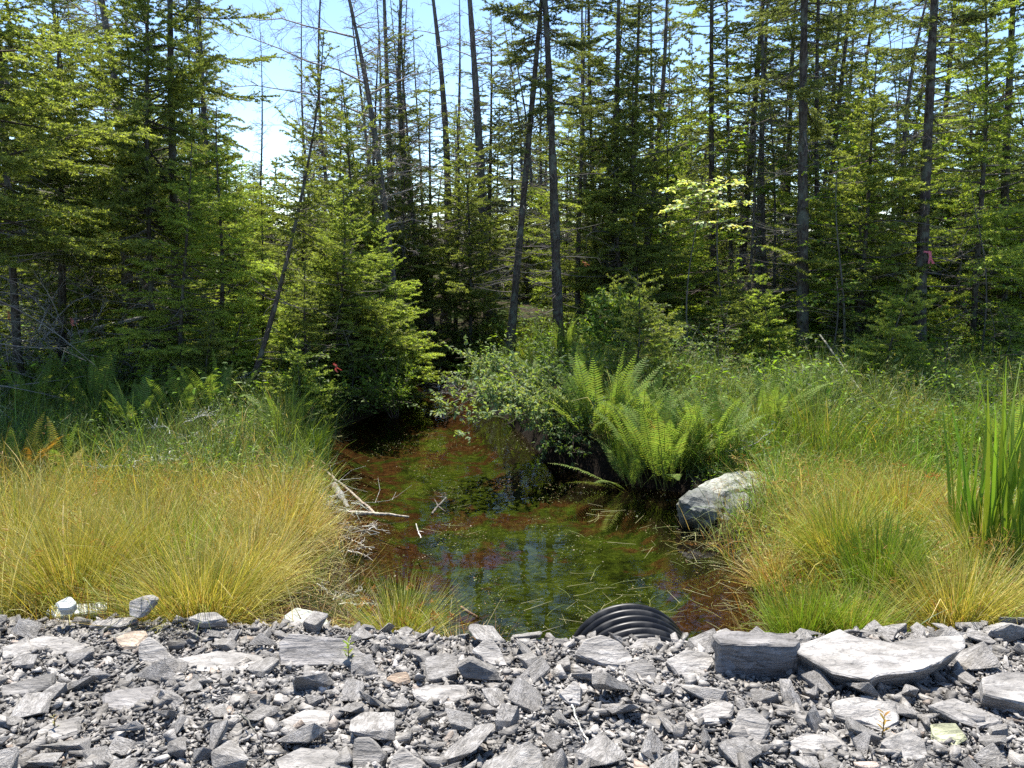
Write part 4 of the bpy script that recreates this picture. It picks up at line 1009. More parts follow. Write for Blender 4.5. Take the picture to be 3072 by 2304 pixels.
def field(name, N, xr, yr, cond, ln, cols, wts, w=.004, clump=.35, spread=.5, droop=.9, patch=None, label=None, headsn=0, headcol=RUST):
    """a meadow: loose clumps of blades in one mass"""
    mb = MB(); nc = int(N)
    x = rng.uniform(*xr, nc * 3); y = rng.uniform(*yr, nc * 3); k = cond(x, y); x, y = x[k][:nc], y[k][:nc]
    pn = fbm(x, y, 1.1, 3, len(name)); kk = pn > -.22 - .3 * rng.random(len(x)); x, y, pn = x[kk], y[kk], pn[kk]
    n = len(x); per = 34; hgt = np.repeat(np.clip(.95 + .55 * pn, .5, 1.3), per)
    cx, cy = np.repeat(x, per), np.repeat(y, per)
    r_ = clump * .5 * np.sqrt(rng.random(n * per)); a = rng.uniform(0, 6.28, n * per)
    bx, by = cx + r_ * np.cos(a), cy + r_ * np.sin(a); bz = ground_h(bx, by) - .02
    az = a + rng.normal(0, .9, n * per)
    cl = np.repeat(rng.uniform(.75, 1.2, n), per); l0 = np.abs(r_ / clump * spread * 1.4 + rng.normal(0, .15, n * per)); l1 = l0 + np.abs(rng.normal(droop * .5, droop * .5, n * per))
    L = ln * cl * hgt * rng.uniform(.4, 1.15, n * per)
    V, Q, P = blades(np.stack([bx, by, bz], 1), az, l0, l1, L, w * rng.uniform(.6, 1.4, n * per))
    ci = np.repeat(rng.choice(len(cols), n, p=np.array(wts) / sum(wts)), per); sw = rng.random(n * per) < .35
    ci[sw] = rng.choice(len(cols), sw.sum(), p=np.array(wts) / sum(wts))
    c = np.array(cols)[ci] * np.exp(rng.normal(0, .17, (n * per, 1))) * np.repeat(np.exp(rng.normal(0, .25, (n, 1))) * (1 + rng.normal(0, 1, (n, 1)) * np.array([[.10, 0, -.1]])), per, 0)
    p2 = fbm(cx, cy, .8, 3, 33)[:, None]; c = c * (1 + p2 * np.array([[.38, .12, -.15]]))
    c = np.clip(c, .01, .85)
    mb.add(V, Q, np.repeat(c, 10, 0))
    if headsn:
        q = rng.choice(len(P), headsn, False); T = P[q, -2:]; m = 12
        tt = rng.random(headsn * m)[:, None]; B = np.repeat(T[:, 0], m, 0) * (1 - tt) + np.repeat(T[:, 1], m, 0) * tt
        d = nrm(rng.normal(size=B.shape) * np.array([1, 1, .5]) + np.array([0, 0, -.3])); l_ = rng.uniform(.02, .06, len(d))[:, None]; s = nrm(np.cross(d, rng.normal(size=d.shape)))
        V = np.stack([B - s * .001, B + s * .001, B + d * l_ + s * .0022, B + d * l_ - s * .0022], 1).reshape(-1, 3)
        mb.add(V, np.arange(len(V)).reshape(-1, 4), np.repeat(palette(len(B), [headcol, STRAW], [2, 1]), 4, 0))
    return tag(link(name, mb.mesh(name, [M_grass])), kind='stuff')

nobld = lambda x, y: ~((x > 1.15) & (x < 2.4) & (y > 6.6 + .3 * (x - 1.2)) & (y < 7.8))
land = lambda x, y, m=.08: nobld(x, y) & (sdf(x, y) > m) & (y > crest(x) + .18) & (np.abs(x) < y * .72 + .8)
field('straw_grass', 760, (-6.5, -.9), (4.2, 7.6), lambda x, y: land(x, y, .22) & (y < 7.2 + .35 * np.sin(x * 2)) & ~((x > -1.75) & (y < 5.5)), .62, [STRAW, GOLD, OLIVE, HAY, RUST, MIDG], [4, 4, 2.6, 1, .8, .5], spread=.7, headsn=900)
field('meadow_grass', 700, (1.2, 6.8), (4.3, 7.4), lambda x, y: land(x, y), .52, [GOLD, OLIVE, BRIGHT, STRAW, RUST, HAY], [2.5, 2.5, 3, 1.5, .9, .8], spread=.8, w=.0045, headsn=1300)
field('green_grass', 620, (1.2, 8.5), (7.2, 9.6), lambda x, y: land(x, y, .15), .55, [BRIGHT, MIDG, OLIVE, RUST, STRAW], [4, 3, 2, .5, .6], spread=.6, w=.006, headsn=500, headcol=(.2, .2, .08))
field('tall_grass', 720, (1.0, 10.5), (9.4, 12.6), lambda x, y: land(x, y, .15), .8, [MIDG, DULL, OLIVE, BRIGHT, HAY], [4, 4, 2, .8, .3], spread=.7, w=.006, droop=1.3, headsn=1500, headcol=(.26, .28, .14))
field('bank_grass', 620, (-9.5, -.6), (7.2, 11.2), lambda x, y: land(x, y, .1), .62, [MIDG, BRIGHT, DULL, OLIVE, HAY], [4, .7, 4, 1, .3], spread=.6, w=.0055, headsn=250, headcol=(.2, .2, .08))
field('forest_grass', 1100, (-13, 13), (11, 18), lambda x, y: (sdf(x, y) > .1) & (np.abs(x) < y * .75), .6, [MIDG, BRIGHT, DULL, OLIVE], [4, 1.6, 2, 1], spread=.8, w=.010)
field('dry_thatch', 700, (-6.5, 6.8), (4.0, 7.2), lambda x, y: (sdf(x, y) > -.12) & (y > crest(x) + .12) & ~((np.abs(x - .73) < .62) & (y < 5)) & (np.abs(x) < y * .72 + .8), .34, [HAY, (.2, .12, .06), (.12, .08, .05), RUST], [3, 2, 2, 1], spread=2.2, droop=.5, w=.0035)

# low leafy ground cover between the grasses
def groundcover(name, N, xr, yr, cond, cols, wts, size=.03, hmax=.28, mat=None):
    x = rng.uniform(*xr, N * 3); y = rng.uniform(*yr, N * 3); k = cond(x, y); x, y = x[k][:N], y[k][:N]; n = len(x)
    B = np.stack([x, y, ground_h(x, y) + hmax * rng.random(n) * (.4 + .6 * (fbm(x, y, .8, 3, 4) > 0))], 1)
    a = rng.uniform(0, 6.28, n); d = np.stack([np.cos(a), np.sin(a), rng.normal(.1, .3, n)], 1)
    V, F_ = leaves(B, d, nrm(rng.normal(0, .35, (n, 3)) + np.array([0, 0, 1])), size * rng.uniform(.6, 1.5, n), size * .5 * rng.uniform(.7, 1.2, n))
    mb = MB(); mb.add(V, F_, np.repeat(palette(n, cols, wts), 8, 0))
    return tag(link(name, mb.mesh(name, [mat or M_leaf])), kind='stuff')
groundcover('undergrowth', 42000, (-13, 13), (9.5, 19), lambda x, y: (sdf(x, y) > .0) & (np.abs(x) < y * .75), [MIDG, DULL, BRIGHT, (.06, .09, .03)], [4, 2, 3, 1], .075, .75)
groundcover('meadow_leaves', 12000, (1.2, 8), (5.2, 10), lambda x, y: land(x, y, .05), [MIDG, BRIGHT, (.10, .15, .06)], [2, 3, 2], .035, .35)
groundcover('tall_herbs', 15000, (1.2, 10), (7.6, 12.5), lambda x, y: land(x, y, .15) & (fbm(x, y, 1.3, 3, 8) > -.05), [MIDG, BRIGHT, (.12, .18, .07), DULL], [3, 2, 2, 1], .05, .62)
groundcover('bank_leaves', 17000, (-9.5, -.6), (7.0, 11.8), lambda x, y: land(x, y, .05), [MIDG, BRIGHT, DULL], [3, 1.5, 2], .04, .42)

# flecks of weed and leaf litter floating on the pond
n = 5200; x = rng.uniform(-1.8, 2.2, n * 3); y = rng.uniform(4.7, 11, n * 3); k = (sdf(x, y) < -.02) & (fbm(x, y, .45, 4, 21) + .25 * rng.random(n * 3) + .25 * np.exp(-((sdf(x, y) + .05) / .15) ** 2) > .22); x, y = x[k][:n], y[k][:n]; n = len(x)
a = rng.uniform(0, 6.28, n); mb = MB(); sz = np.clip(rng.lognormal(-4.75, .45, n), .004, .03)
V, F_ = leaves(np.stack([x, y, np.full(n, WZ + .003)], 1), np.stack([np.cos(a), np.sin(a), 0 * a], 1), np.tile([0, 0, 1.0], (n, 1)), sz, sz * .5, .02, .0)
mb.add(V, F_, np.repeat(palette(n, [(.20, .22, .07), (.12, .17, .03), (.25, .16, .08), (.4, .38, .28)], [3, 3, 2, 1]), 8, 0)); tag(link('pond_litter', mb.mesh('pond_litter', [M_grass])), kind='stuff')

# ------------------------------------------------------------------ ferns
def frond_mesh(seed, L=1.0, col=(.10, .18, .02), a0=.35, a1=1.15, wmax=.115, npin=30):
    rg = np.random.default_rng(seed); k = 24; t = np.linspace(0, 1, k)
    th = a0 + (a1 - a0) * t ** 1.8; r = np.concatenate([[0], np.cumsum(np.sin((th[1:] + th[:-1]) / 2)) * L / (k - 1)]); z = np.concatenate([[0], np.cumsum(np.cos((th[1:] + th[:-1]) / 2)) * L / (k - 1)])
    P = np.stack([r, np.zeros(k), z], 1)
    mb = MB(); V, Q = tubes(P[None], np.linspace(.005, .0015, k)[None], 4); mb.add(V, Q, (.12, .13, .03), 1)
    ts = np.linspace(.2, .985, npin); B = path_at(P, ts); Tn = nrm(path_at(np.gradient(P, axis=0), ts)); N = np.stack([-Tn[:, 2], np.zeros(npin), Tn[:, 0]], 1)
    wl = wmax * L * np.interp(ts, [.2, .35, .55, .8, 1], [.35, .8, 1, .62, .1])
    for sgn in (-1, 1):
        d = nrm(np.array([[0, sgn, 0]]) + Tn * .42 + N * rg.normal(.12, .06, (npin, 1)))
        l = wl * rg.uniform(.92, 1.06, npin); ww = L * .022 * (.4 + .6 * wl / wl.max())
        s = nrm(Tn - d * np.sum(Tn * d, 1, keepdims=True))
        q = 7; u = np.linspace(0, 1, q)       # toothed pinna: alternating half widths
        C_ = B[:, None] + d[:, None] * (l[:, None] * u[None])[..., None] - N[:, None] * (l[:, None] * .18 * u[None] ** 2)[..., None]
        hw = ww[:, None] * np.interp(u, [0, .3, .7, 1], [.8, 1, .7, .05])[None] * np.where(np.arange(q) % 2, .62, 1)[None] * .5
        Lf = C_ - s[:, None] * hw[..., None]; Rt = C_ + s[:, None] * hw[..., None]
        V = np.stack([Lf, Rt], 2).reshape(-1, 3); b = (np.arange(npin) * q * 2)[:, None] + (np.arange(q - 1) * 2)[None]
        mb.add(V, np.stack([b, b + 1, b + 3, b + 2], -1).reshape(-1, 4), np.repeat(jit(col, npin, rg, .1, .06), q * 2, 0), 0)
    return mb.mesh('frond', [M_fern, M_twig])
FR = {'g': [frond_mesh(1 + i, 1.0, (.19, .27, .06), .06 + .07 * i, .38 + .26 * i) for i in range(4)],
      'y': [frond_mesh(11 + i, 1.0, (.34, .30, .03), .15 + .1 * i, .8 + .2 * i) for i in range(2)],
      'o': [frond_mesh(21, 1.0, (.42, .22, .04), .2, 1.0)]}
def fern(px, py, n, L, label, y=None, kinds='g', tilt=.35, group=None, stray=None):
    g = G(px, py) if y is None else aty(px, py, y)
    root = empty('fern', (g[0], g[1], H(g[0], g[1]) - .03))
    for i in range(n):
        k = kinds[int(rng.integers(len(kinds)))]; m = FR[k][int(rng.integers(len(FR[k])))]
        o = link('frond', m, root); a = i * 2.4 + rng.normal(0, .25); ro = .02 + .006 * n * rng.random()
        o.location = (ro * math.cos(a), ro * math.sin(a), 0)
        o.rotation_euler = (rng.normal(0, .22), rng.normal(tilt * .35, tilt * .6), a); s = L * rng.uniform(.72, 1.1); o.scale = (s, s, s)
    if stray:
        o = link('frond', FR[stray][0], root); o.rotation_euler = (0, .1, 1.9); o.scale = (L * .8,) * 3; o['label'] = 'yellowing orange frond'
    return tag(root, label, 'fern', group)
fern(600, 456, 44, 1.12, 'tall bright fern clump growing beside the overhanging leafy bush', y=9.4)
fern(664, 484, 48, 1.0, 'bright fern clump with one orange frond above the dark pond bank', y=8.3, stray='o')
fern(706, 482, 36, .98, 'bright fern clump between the orange tipped fern and the long whitish boulder', y=8.5)
fern(632, 476, 16, .85, 'fern leaning low over the water below the tall bright clump', y=8.35, tilt=1.1)
fern(764, 445, 22, 1.0, 'fern with wide spread fronds standing alone right of the bright clumps', y=9.6, tilt=.6)
fern(560, 350, 14, 1.0, 'pale fern at the foot of the straight tall spruce', y=14.5)
fern(640, 352, 16, 1.0, 'pale fern in front of the pointed green spruce', y=14.2)
fern(600, 356, 12, .9, 'small fern between the two pale ferns under the spruces', y=13.6)
fern(668, 345, 12, 1.0, 'fern under the pale green spruce beside dark roots', y=15.0)
fern(74, 385, 16, 1.05, 'fern glowing green under the left hand trees', y=11.3)
fern(55, 392, 9, .9, 'smaller fern in the shade under the left hand trees', y=11.0, tilt=.8)
fern(55, 470, 9, .75, 'yellow and green fern at the back of the straw coloured meadow', y=7.7, kinds='gy')
fern(18, 475, 9, .8, 'orange brown fern at the left edge behind the straw coloured meadow', y=7.6, kinds='yog')
fern(165, 545, 8, .42, 'small green fern sunk in the straw coloured meadow', y=5.3)
fern(1015, 455, 10, .95, 'fern behind the broad bladed reeds at the right edge', y=8.2)
fern(228, 405, 8, .8, 'fern beside the base of the curved leaning trunk', y=10.6)
fern(318, 398, 8, .75, 'fern at the left bank below the bright young spruce', y=11.2)
fern(500, 372, 9, .8, 'fern on the stream bank behind the overhanging leafy bush', y=12.6)
fern(640, 452, 22, 1.0, 'bright fern behind and between the two big fern clumps', y=9.3)
fern(585, 400, 14, 1.0, 'fern standing behind the tall bright clump, half hidden by the leafy bush', y=10.8)
fern(800, 425, 10, .9, 'lone fern among the tall green grass right of the wide fern', y=10.2)
fern(135, 420, 12, .9, 'fern among dead twigs at the back of the left meadow', y=9.6)
fern(185, 425, 10, .85, 'dim green fern left of the curved leaning trunk base', y=9.9)
fern(285, 425, 12, .75, 'fern on the left bank right of the curved leaning trunk', y=9.6)
fern(95, 400, 14, 1.05, 'sunlit fern at the back of the left bank beside dead twigs', y=10.4)
fern(30, 408, 12, 1.0, 'broad fern near the left edge in front of the thin dark trunk', y=10.2)
fern(215, 402, 12, .95, 'bright fern under the feathery lime green larch', y=10.3)
fern(540, 382, 10, .8, 'dense low fern on the bank above the overhanging leafy bush', y=11.8)

# ------------------------------------------------------------------ the bush hanging over the pond
def over_bush(base_px, tips, y0, label, col, leaf=.042, seed=9, sub=9, name='overhanging_bush', dens=1.0):
    rg = np.random.default_rng(seed); b = aty(*base_px, y0); b[2] = H(b[0], b[1])
    PT, RR, B_, D_ = [], [], [], []
    for (tx, ty, ty_) in tips:
        e = aty(tx, ty, ty_) - b; s = np.linspace(0, 1, 8)[:, None]
        pts = e * s + np.array([0, 0, 1]) * (np.sin(s * PI) * .22 * np.linalg.norm(e)) + rg.normal(0, .02, (8, 3)) * s; pts[0] = 0
        PT.append(pts); RR.append(np.linspace(.009, .002, 8))
        L = np.linalg.norm(e)
        for u in rg.uniform(.2, 1, int(sub * max(1, L))):
            o = path_at(pts, np.array([u]))[0]; d = nrm(rg.normal(size=3) * np.array([1, 1, .7]) + nrm(e) * .7 + np.array([0, 0, .2])); l = rg.uniform(.12, .34)
            q = np.linspace(o, o + d * l, 8) + rg.normal(0, .006, (8, 3)); PT.append(q); RR.append(np.linspace(.003, .001, 8))
            m = int(l / .02 * dens) + 2; w = rg.uniform(.1, 1.0, m); B_.append(path_at(q, np.clip(w, 0, 1))); D_.append(nrm(d * .7 + rg.normal(0, .6, (m, 3))))
    B_ = np.concatenate(B_); D_ = np.concatenate(D_); n = len(B_)
    mb = MB(); V, Fs = leaves(B_, D_, nrm(rg.normal(0, .5, (n, 3)) + np.array([0, 0, 1])), leaf * rg.uniform(.6, 1.2, n), leaf * .5 * rg.uniform(.7, 1.2, n)); mb.add(V, Fs, np.repeat(jit(col, n, rg, .16, .06), 8, 0))
    root = empty(name, b); link('foliage', mb.mesh('foliage', [M_leaf]), root)
    mb = MB(); V, Q = tubes(np.array(PT), np.array(RR), 4); mb.add(V, Q, jit((.10, .08, .06), len(V), rg)); link('stem', mb.mesh('stem', [M_twig]), root)
    return tag(root, label, 'bush')
over_bush((560, 448), [(432, 408, 9.0), (440, 418, 8.8), (455, 360, 10.0), (450, 385, 9.6), (470, 372, 10), (470, 402, 9.2), (490, 392, 9.5), (480, 425, 8.8), (505, 430, 8.8), (500, 370, 10.2), (515, 400, 9.6), (530, 385, 10), (520, 435, 9.0), (545, 400, 9.6), (540, 440, 9.0), (560, 405, 9.5), (462, 438, 8.7)], 9.7,
          'grey green leafy bush arching out over the pond at centre', (.20, .26, .11), .060, 9, 14, dens=1.15)
over_bush((588, 448), [(540, 372, 10.2), (560, 380, 10), (575, 395, 9.6), (590, 400, 9.4), (600, 425, 9.1), (560, 430, 9.2), (570, 452, 8.9), (545, 455, 8.9)], 9.5,
          'darker leafy bush between the arching bush and the tall bright fern', (.09, .14, .045), .055, 19, 20, name='leafy_bush')
over_bush((620, 340), [(590, 310, 13.6), (605, 300, 13.5), (620, 292, 13.5), (640, 305, 13.4), (655, 325, 13.4), (600, 330, 13.2), (635, 325, 13.2), (580, 330, 13.6)], 13.8,
          'light green leafy bush in front of the dark spruces above the ferns', (.15, .23, .05), .09, 29, 18, name='leafy_bush')
over_bush((395, 392), [(345, 375, 11.6), (360, 360, 11.8), (380, 350, 12), (400, 360, 12), (408, 378, 11.6), (370, 388, 11.2), (390, 388, 11.2), (350, 392, 11)], 11.8,
          'lime green low bush leaning over the left bank of the pond', (.16, .25, .03), .045, 39, 26, name='leafy_bush')

# ------------------------------------------------------------------ broad bladed reeds at the right edge
def reeds(px, y, n, L, label, spread=.3, seed=1, w=.036):
    rg = np.random.default_rng(seed); b = aty(px, 500, y); b[2] = H(b[0], b[1]); root = empty('reed_clump', b)
    for i in range(n):
        mb = MB(); base = np.array([[rg.normal(0, .06), rg.normal(0, .06), -.03]])
        V, Q, P = blades(base, np.array([rg.uniform(0, 6.28)]), np.array([abs(rg.normal(.05, spread * .35))]), np.array([abs(rg.normal(.25, spread))]), np.array([L * rg.uniform(.6, 1.05)]), np.array([w * rg.uniform(.7, 1.15)]), 12, 1.8, .06)
        mb.add(V, Q, np.repeat(jit((.17, .27, .035), 1, rg, .15, .05), len(V), 0)); link('blade', mb.mesh('blade', [M_fern]), root)
    return tag(root, label, 'reed')
reeds(1000, 5.1, 30, 1.65, 'tall clump of broad bright green reed blades at the right edge', seed=3)
reeds(975, 5.4, 16, 1.45, 'smaller broad bladed reed clump left of the tall one', seed=5, w=.03)
reeds(1026, 5.0, 20, 1.5, 'broad bladed reed clump half cut off by the right edge', seed=7)

# ------------------------------------------------------------------ driftwood, twigs, straws
def stick(pts, r0, r1, label, name='driftwood', col=(.42, .38, .34), parent=None, cat='stick', z=WZ, twigs=(), lift=0.0, group=None, seed=0):
    """pts: picture points with a height above the water each"""
    rg = np.random.default_rng(abs(int(pts[0][0] * 13 + pts[0][1])) + seed)
    P = np.array([atz(a, b, z + h) for a, b, h in pts]); c = P[0].copy(); P = P - c
    k = 16; PP = path_at(P, np.linspace(0, 1, k)); PP[1:-1] = (PP[:-2] + 2 * PP[1:-1] + PP[2:]) / 4 + rg.normal(0, .0045, (k - 2, 3)) * min(1, np.linalg.norm(P[-1]) * 2)
    rad = np.linspace(r0, r1, k) * (1 + rg.normal(0, .08, k))
    mb = MB(); V, Q = tubes(PP[None], rad[None], 7); mb.add(V, Q, jit(col, len(V), rg, .12, .03))
    for tw in twigs:
        A = np.array([atz(a, b, z + h) for a, b, h in tw]) - c; q = path_at(A, np.linspace(0, 1, 9)); V, Q = tubes(q[None], np.linspace(r1 * .8 + .001, .0012, 9)[None], 4); mb.add(V, Q, jit(col, len(V), rg, .12, .03))
    o = link(name, mb.mesh(name, [M_dead], True), parent, c)
    if parent is None: tag(o, label, cat, group)
    return o
stick([(322, 508, .05), (345, 512, .06), (375, 514, .05), (409, 517, .015)], .034, .010, 'long pale stripped stick lying level on the pond at left', col=(.42, .38, .31), lift=.02)
stick([(324, 470, .10), (345, 487, .08), (374, 513, .02)], .012, .014, 'weathered stick slanting down to the long pale stick', col=(.34, .28, .22))
stick([(334, 486, .09), (342, 498, .07), (348, 508, .03)], .045, .02, 'knotty broken grey branch stub behind the long pale stick', col=(.26, .25, .24))
stick([(322, 490, .06), (340, 480, .09), (362, 478, .10)], .006, .002, 'bleached forked twig reaching out from the left bank', col=(.38, .37, .33),
      twigs=[[(340, 480, .09), (352, 470, .12), (366, 466, .13)], [(345, 500, .05), (370, 503, .05), (392, 500, .06), (412, 485, .12)], [(375, 503, .05), (380, 490, .1), (378, 478, .13)], [(392, 500, .06), (396, 492, .1)], [(335, 482, .09), (330, 466, .13), (345, 460, .14)], [(330, 478, .1), (352, 488, .1), (368, 492, .1)]])
stick([(446, 498, .06), (438, 506, .03), (432, 514, .01)], .008, .012, 'dark broken twig standing out of the water in the middle', col=(.16, .14, .12), twigs=[[(438, 506, .03), (434, 498, .07)], [(438, 506, .03), (446, 512, .02)], [(446, 498, .06), (436, 496, .09)]])
stick([(416, 524, .05), (418, 531, .03), (421, 538, .0)], .006, .006, 'short white twig stub poking from the water', col=(.6, .56, .5), twigs=[[(418, 531, .03), (424, 532, .03)]])
stick([(461, 607, .06), (468, 612, .05), (477, 617, .01)], .012, .010, 'brown wet stick floating near the black pipe', col=(.22, .12, .07))
stick([(345, 520, .02), (342, 527, .03), (338, 531, .02)], .008, .006, 'short brown twig under the long pale stick', col=(.35, .25, .18))
stick([(352, 540, .0), (372, 550, .01)], .004, .003, 'thin white straw like twig at the left pond edge', col=(.6, .56, .48))
stick([(770, 432, .42), (755, 444, .36), (735, 450, .30), (708, 454, .22)], .007, .003, 'thin grey branch bowing over the long whitish boulder', col=(.38, .36, .33), z=-.85, twigs=[[(755, 444, .36), (740, 440, .42)], [(720, 452, .25), (738, 462, .2)]])
stick([(729, 548, .02), (745, 551, .04), (760, 556, .05)], .012, .006, 'short grey stick on the right pond shore', col=(.3, .27, .24))
stick([(-40, 352, .1), (20, 344, .25), (75, 334, .45), (125, 322, .7), (160, 312, .85)], .07, .03, 'fallen silver grey trunk lying through the left undergrowth', name='fallen_log', cat='log', col=(.34, .33, .31), z=-.45)
stick([(745, 285, .9), (757, 305, .5), (766, 322, .1)], .09, .07, 'short leaning broken trunk between the right hand spruces', name='fallen_log', cat='log', col=(.12, .10, .09), z=-.4)
stick([(820, 335, .75), (840, 362, .5), (862, 392, .25)], .014, .009, 'pale fallen pole slanting through the grass at right', name='fallen_pole', cat='log', col=(.22, .22, .17), z=-.6)
stick([(330, 548, .02), (343, 540, .05)], .004, .004, 'short pale twig in the debris on the left shore', col=(.55, .5, .42))
# fallen dead branches under the left trees
def brush(px, py, y, n, ln, label, seed, col=(.22, .205, .19), up=.4):
    rg = np.random.default_rng(seed); b = aty(px, py, y); b[2] = H(b[0], b[1]); PT, RR = [], []
    for _ in range(n):
        a = rg.uniform(0, 6.28); L = ln * rg.uniform(.3, 1); s = np.linspace(0, 1, 6)[:, None]; d = np.array([math.cos(a), math.sin(a) * .6, rg.uniform(.05, up)])
        o = np.array([rg.normal(0, .18), rg.normal(0, .18), rg.uniform(0, .5 * up)]); pts = o + d * s * L + np.array([0, 0, -.3 * L]) * s * s + np.cumsum(rg.normal(0, .03 * L, (6, 3)), 0); PT.append(pts); RR.append(np.linspace(.011, .0025, 6) * (.55 + .5 * ln))
        for _k in range(7):
            u = rg.uniform(.2, .9); q = path_at(pts, np.array([u]))[0]; e = q + nrm(d + rg.normal(0, .7, 3)) * L * rg.uniform(.1, .35); PT.append(np.linspace(q, e, 6) + rg.normal(0, .008, (6, 3))); RR.append(np.linspace(.005, .0018, 6) * (.55 + .5 * ln))
    mb = MB(); V, Q = tubes(np.array(PT), np.array(RR), 3); mb.add(V, Q, jit(col, len(V), rg, .2, .03))
    return tag(link('fallen_branch', mb.mesh('fallen_branch', [M_twig]), None, b), label, 'dead branch')
brush(130, 345, 12.0, 26, 1.1, 'grey tangle of dead branches at the foot of the thick dead trunk', 1, up=1.2)
brush(165, 350, 11.7, 22, 1.0, 'tangle of fine dead branches beside the narrow young spruce', 2, up=.8)
brush(235, 375, 11.4, 16, 1.3, 'bleached dead branches left of the curved leaning trunk', 3, (.42, .4, .37), .6)
brush(22, 330, 12.6, 26, 1.4, 'pale dead boughs reaching in from the left edge', 4, (.36, .34, .32), 1.3)
brush(165, 460, 8.0, 22, .7, 'silvery dead twigs in the grass behind the straw coloured meadow', 5, (.42, .44, .38), .5)
brush(190, 432, 8.9, 12, .8, 'curved dead twigs standing in the green grass at left', 6, (.42, .42, .38), .8)
brush(325, 572, 5.3, 16, .32, 'litter of grey twigs on the left shore of the pond', 7, (.34, .33, .26), .3)
brush(455, 372, 13.0, 20, 1.1, 'dark dead branches over the stream mouth', 8, (.12, .11, .1), .7)
brush(705, 345, 14.4, 20, 1.3, 'dark tangle of dead branches under the right hand spruces', 9, (.15, .14, .13), .7)
brush(860, 360, 12.8, 14, 1.4, 'dry fallen branch in the shaded grass below the maples', 10, (.28, .27, .22), .5)

brush(334, 478, 7.2, 14, .5, 'grey green spiky twigs behind the knotty branch stub', 11, (.36, .38, .32), .5)
brush(50, 250, 12.4, 20, 1.3, 'bare grey boughs crossing the trunks at the far left', 12, (.34, .32, .3), 2.2)
brush(352, 500, 6.6, 16, .42, 'tangle of dead twigs around the long pale stick', 13, (.34, .32, .28), .35)
# grass straws floating on the pond
sm = []
for i in range(3):
    mb = MB(); L = .22; s = np.linspace(0, 1, 6); pts = np.stack([L * (s - .5), .02 * (i - 1) * np.sin(s * PI), .004 + 0 * s], 1)
    V, Q = tubes(pts[None], np.linspace(.0022, .0012, 6)[None], 4); mb.add(V, Q, [(.36, .36, .14), (.42, .40, .2), (.25, .3, .09)][i]); sm.append(mb.mesh('floating_straw', [M_grass]))
for (cx_, cy_, n_, sx, sy) in [(612, 522, 14, 22, 10), (640, 540, 8, 25, 8), (590, 603, 22, 30, 14), (640, 612, 16, 30, 10), (600, 590, 8, 20, 10), (710, 535, 16, 25, 10), (725, 562, 16, 20, 14), (700, 590, 16, 25, 14), (730, 612, 14, 25, 10), (470, 520, 4, 20, 6)]:
    for _ in range(n_):
        px, py = cx_ + rng.normal(0, sx), cy_ + rng.normal(0, sy); p = atz(px, py, WZ + .002)
        if sdf(np.array([p[0]]), np.array([p[1]]))[0] > .05 or p[1] < 4.75: continue
        o = link('floating_straw', sm[int(rng.integers(3))], None, p); o.rotation_euler = (0, 0, rng.normal(.4, 1.1)); s = rng.uniform(.5, 1.3); o.scale = (s, s, s)
        tag(o, 'thin pale grass straw floating on the pond', 'straw', 'grass straws floating on the pond')

# ------------------------------------------------------------------ ribbons and little plants
def mat_plain(name, c, r=.6):
    m, n, l, b, out = newmat(name); b.inputs['Base Color'].default_value = (*c, 1); b.inputs['Roughness'].default_value = r
    return m
M_pink = mat_leaf('pink_tape', .3, .45, 0, (1, .8, .8)); 
def ribbon(px, py, y, r, L, label, col=(.85, .22, .28), w=.035):
    b = aty(px, py, y); mb = MB(); a = np.linspace(0, 2 * PI, 17)
    ring = np.stack([r * np.cos(a), r * np.sin(a), .01 * np.sin(a * 2)], 1)
    V, Q = ribbons(ring[None], np.full((1, 17), w * .8), np.array([[0, 0, 1.0]])); mb.add(V, Q, col)
    for k in range(2):
        s = np.linspace(0, 1, 9); pts = np.stack([.02 + (.03 + .05 * k) * s + .012 * np.sin(s * 7 + k), -r - .01 - .03 * s - .01 * np.sin(s * 5), -L * s * (1 - .25 * k)], 1)
        V, Q = ribbons(pts[None], np.full((1, 9), w), nrm(np.array([[1.0, .3 - .6 * k, .1]]))); mb.add(V, Q, col)
    return tag(link('flagging_ribbon', mb.mesh('flagging_ribbon', [M_pink]), None, b), label, 'ribbon')
ribbon(924, 252, 14.4, .12, .27, 'pink ribbon tied round the dark trunk of the right hand spruce', w=.045)
ribbon(334, 364, 10.9, .015, .11, 'small red ribbon hanging in the spruce left of the pond', (.5, .10, .08), .022)
ribbon(583, 262, 14.0, .012, .07, 'faint orange red ribbon in the dark spruces at centre', (.4, .12, .06), .018)
ribbon(71, 318, 12.5, .015, .12, 'faint pink ribbon in the undergrowth near the fallen silver trunk', (.7, .25, .22), .04)
ribbon(8, 312, 12.5, .015, .14, 'orange ribbon among the leaves at the left edge', (.7, .3, .06), .04)

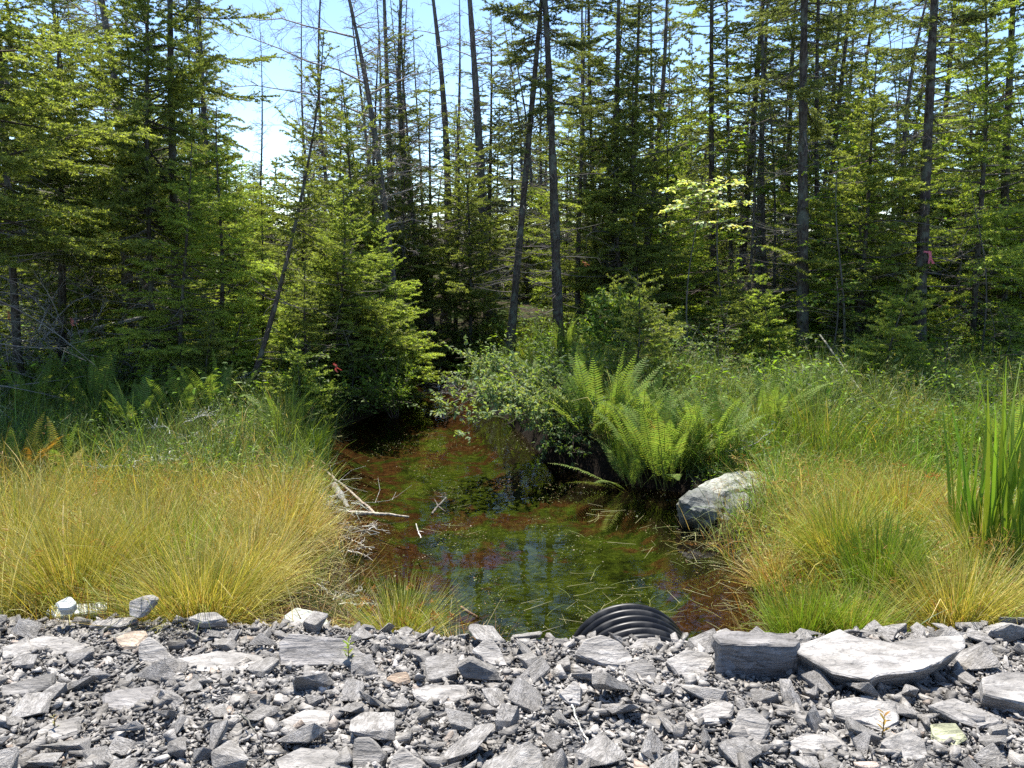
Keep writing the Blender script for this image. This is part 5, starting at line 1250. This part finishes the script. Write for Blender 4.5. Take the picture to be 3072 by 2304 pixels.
def seedling(px, py, h, n, label, col, name='seedling'):
    g = G(px, py); rg = np.random.default_rng(int(px)); mb = MB()
    t = np.linspace(.15, 1, n); a = np.arange(n) * 2.4; B = np.stack([0 * t, 0 * t, t * h], 1); d = np.stack([np.cos(a) * .8, np.sin(a) * .8, .7 + 0 * a], 1)
    V, Fs = leaves(B, d, nrm(np.stack([-np.cos(a), -np.sin(a), 1 + 0 * a], 1)), np.full(n, h * .38), np.full(n, h * .13)); mb.add(V, Fs, np.repeat(jit(col, n, rg, .1), 8, 0))
    root = empty(name, (g[0], g[1], g[2] + .02)); link('foliage', mb.mesh('foliage', [M_leaf]), root)
    mb = MB(); V, Q = tubes(np.array([[[0, 0, -.05], [0, 0, h * .5], [0, 0, h]]]), np.array([[.003, .0022, .001]]), 5); mb.add(V, Q, (.2, .14, .05)); link('stem', mb.mesh('stem', [M_twig]), root)
    return tag(root, label, 'plant')
seedling(349, 668, .10, 12, 'small lime seedling growing beside the long smooth grey block', (.25, .32, .04))
seedling(882, 742, .085, 10, 'reddish yellow seedling between slabs at lower right', (.38, .24, .05))
seedling(56, 735, .06, 6, 'tiny dry stem seedling in the left rubble', (.3, .28, .15))
o = stick([(572, 705, .0), (577, 722, .0), (590, 745, .0)], .004, .003, 'thin white root lying curved on the rubble', name='dry_root', col=(.7, .68, .62), z=H(.15, 2.6) + .05)
o = stick([(238, 712, .0), (252, 724, .0), (266, 752, .0)], .0035, .002, 'dark thin twig lying on the left rubble', name='dry_twig', col=(.12, .11, .1), z=H(-.6, 2.6) + .05)
# a purple knapweed flower in the right meadow
g = G(893, 592); mb = MB(); n = 40; a = rng.uniform(0, 6.28, n); d = np.stack([np.cos(a), np.sin(a), rng.uniform(.2, 1.2, n)], 1)
V, Fs = leaves(np.zeros((n, 3)) + [0, 0, .0], d, nrm(rng.normal(size=(n, 3))), np.full(n, .02), np.full(n, .006)); mb.add(V, Fs, (.35, .18, .55))
root = empty('wild_flower', (g[0], g[1], g[2])); fo = link('flower_head', mb.mesh('flower_head', [M_leaf]), root); fo.location = (0, 0, .22)
mb = MB(); V, Q = tubes(np.array([[[0, 0, -.02], [.01, 0, .1], [0, 0, .22]]]), np.array([[.002, .002, .0015]]), 5); mb.add(V, Q, (.08, .13, .04)); link('stem', mb.mesh('stem', [M_twig]), root)
tag(root, 'small purple flower beside the bright green grass clump', 'flower')
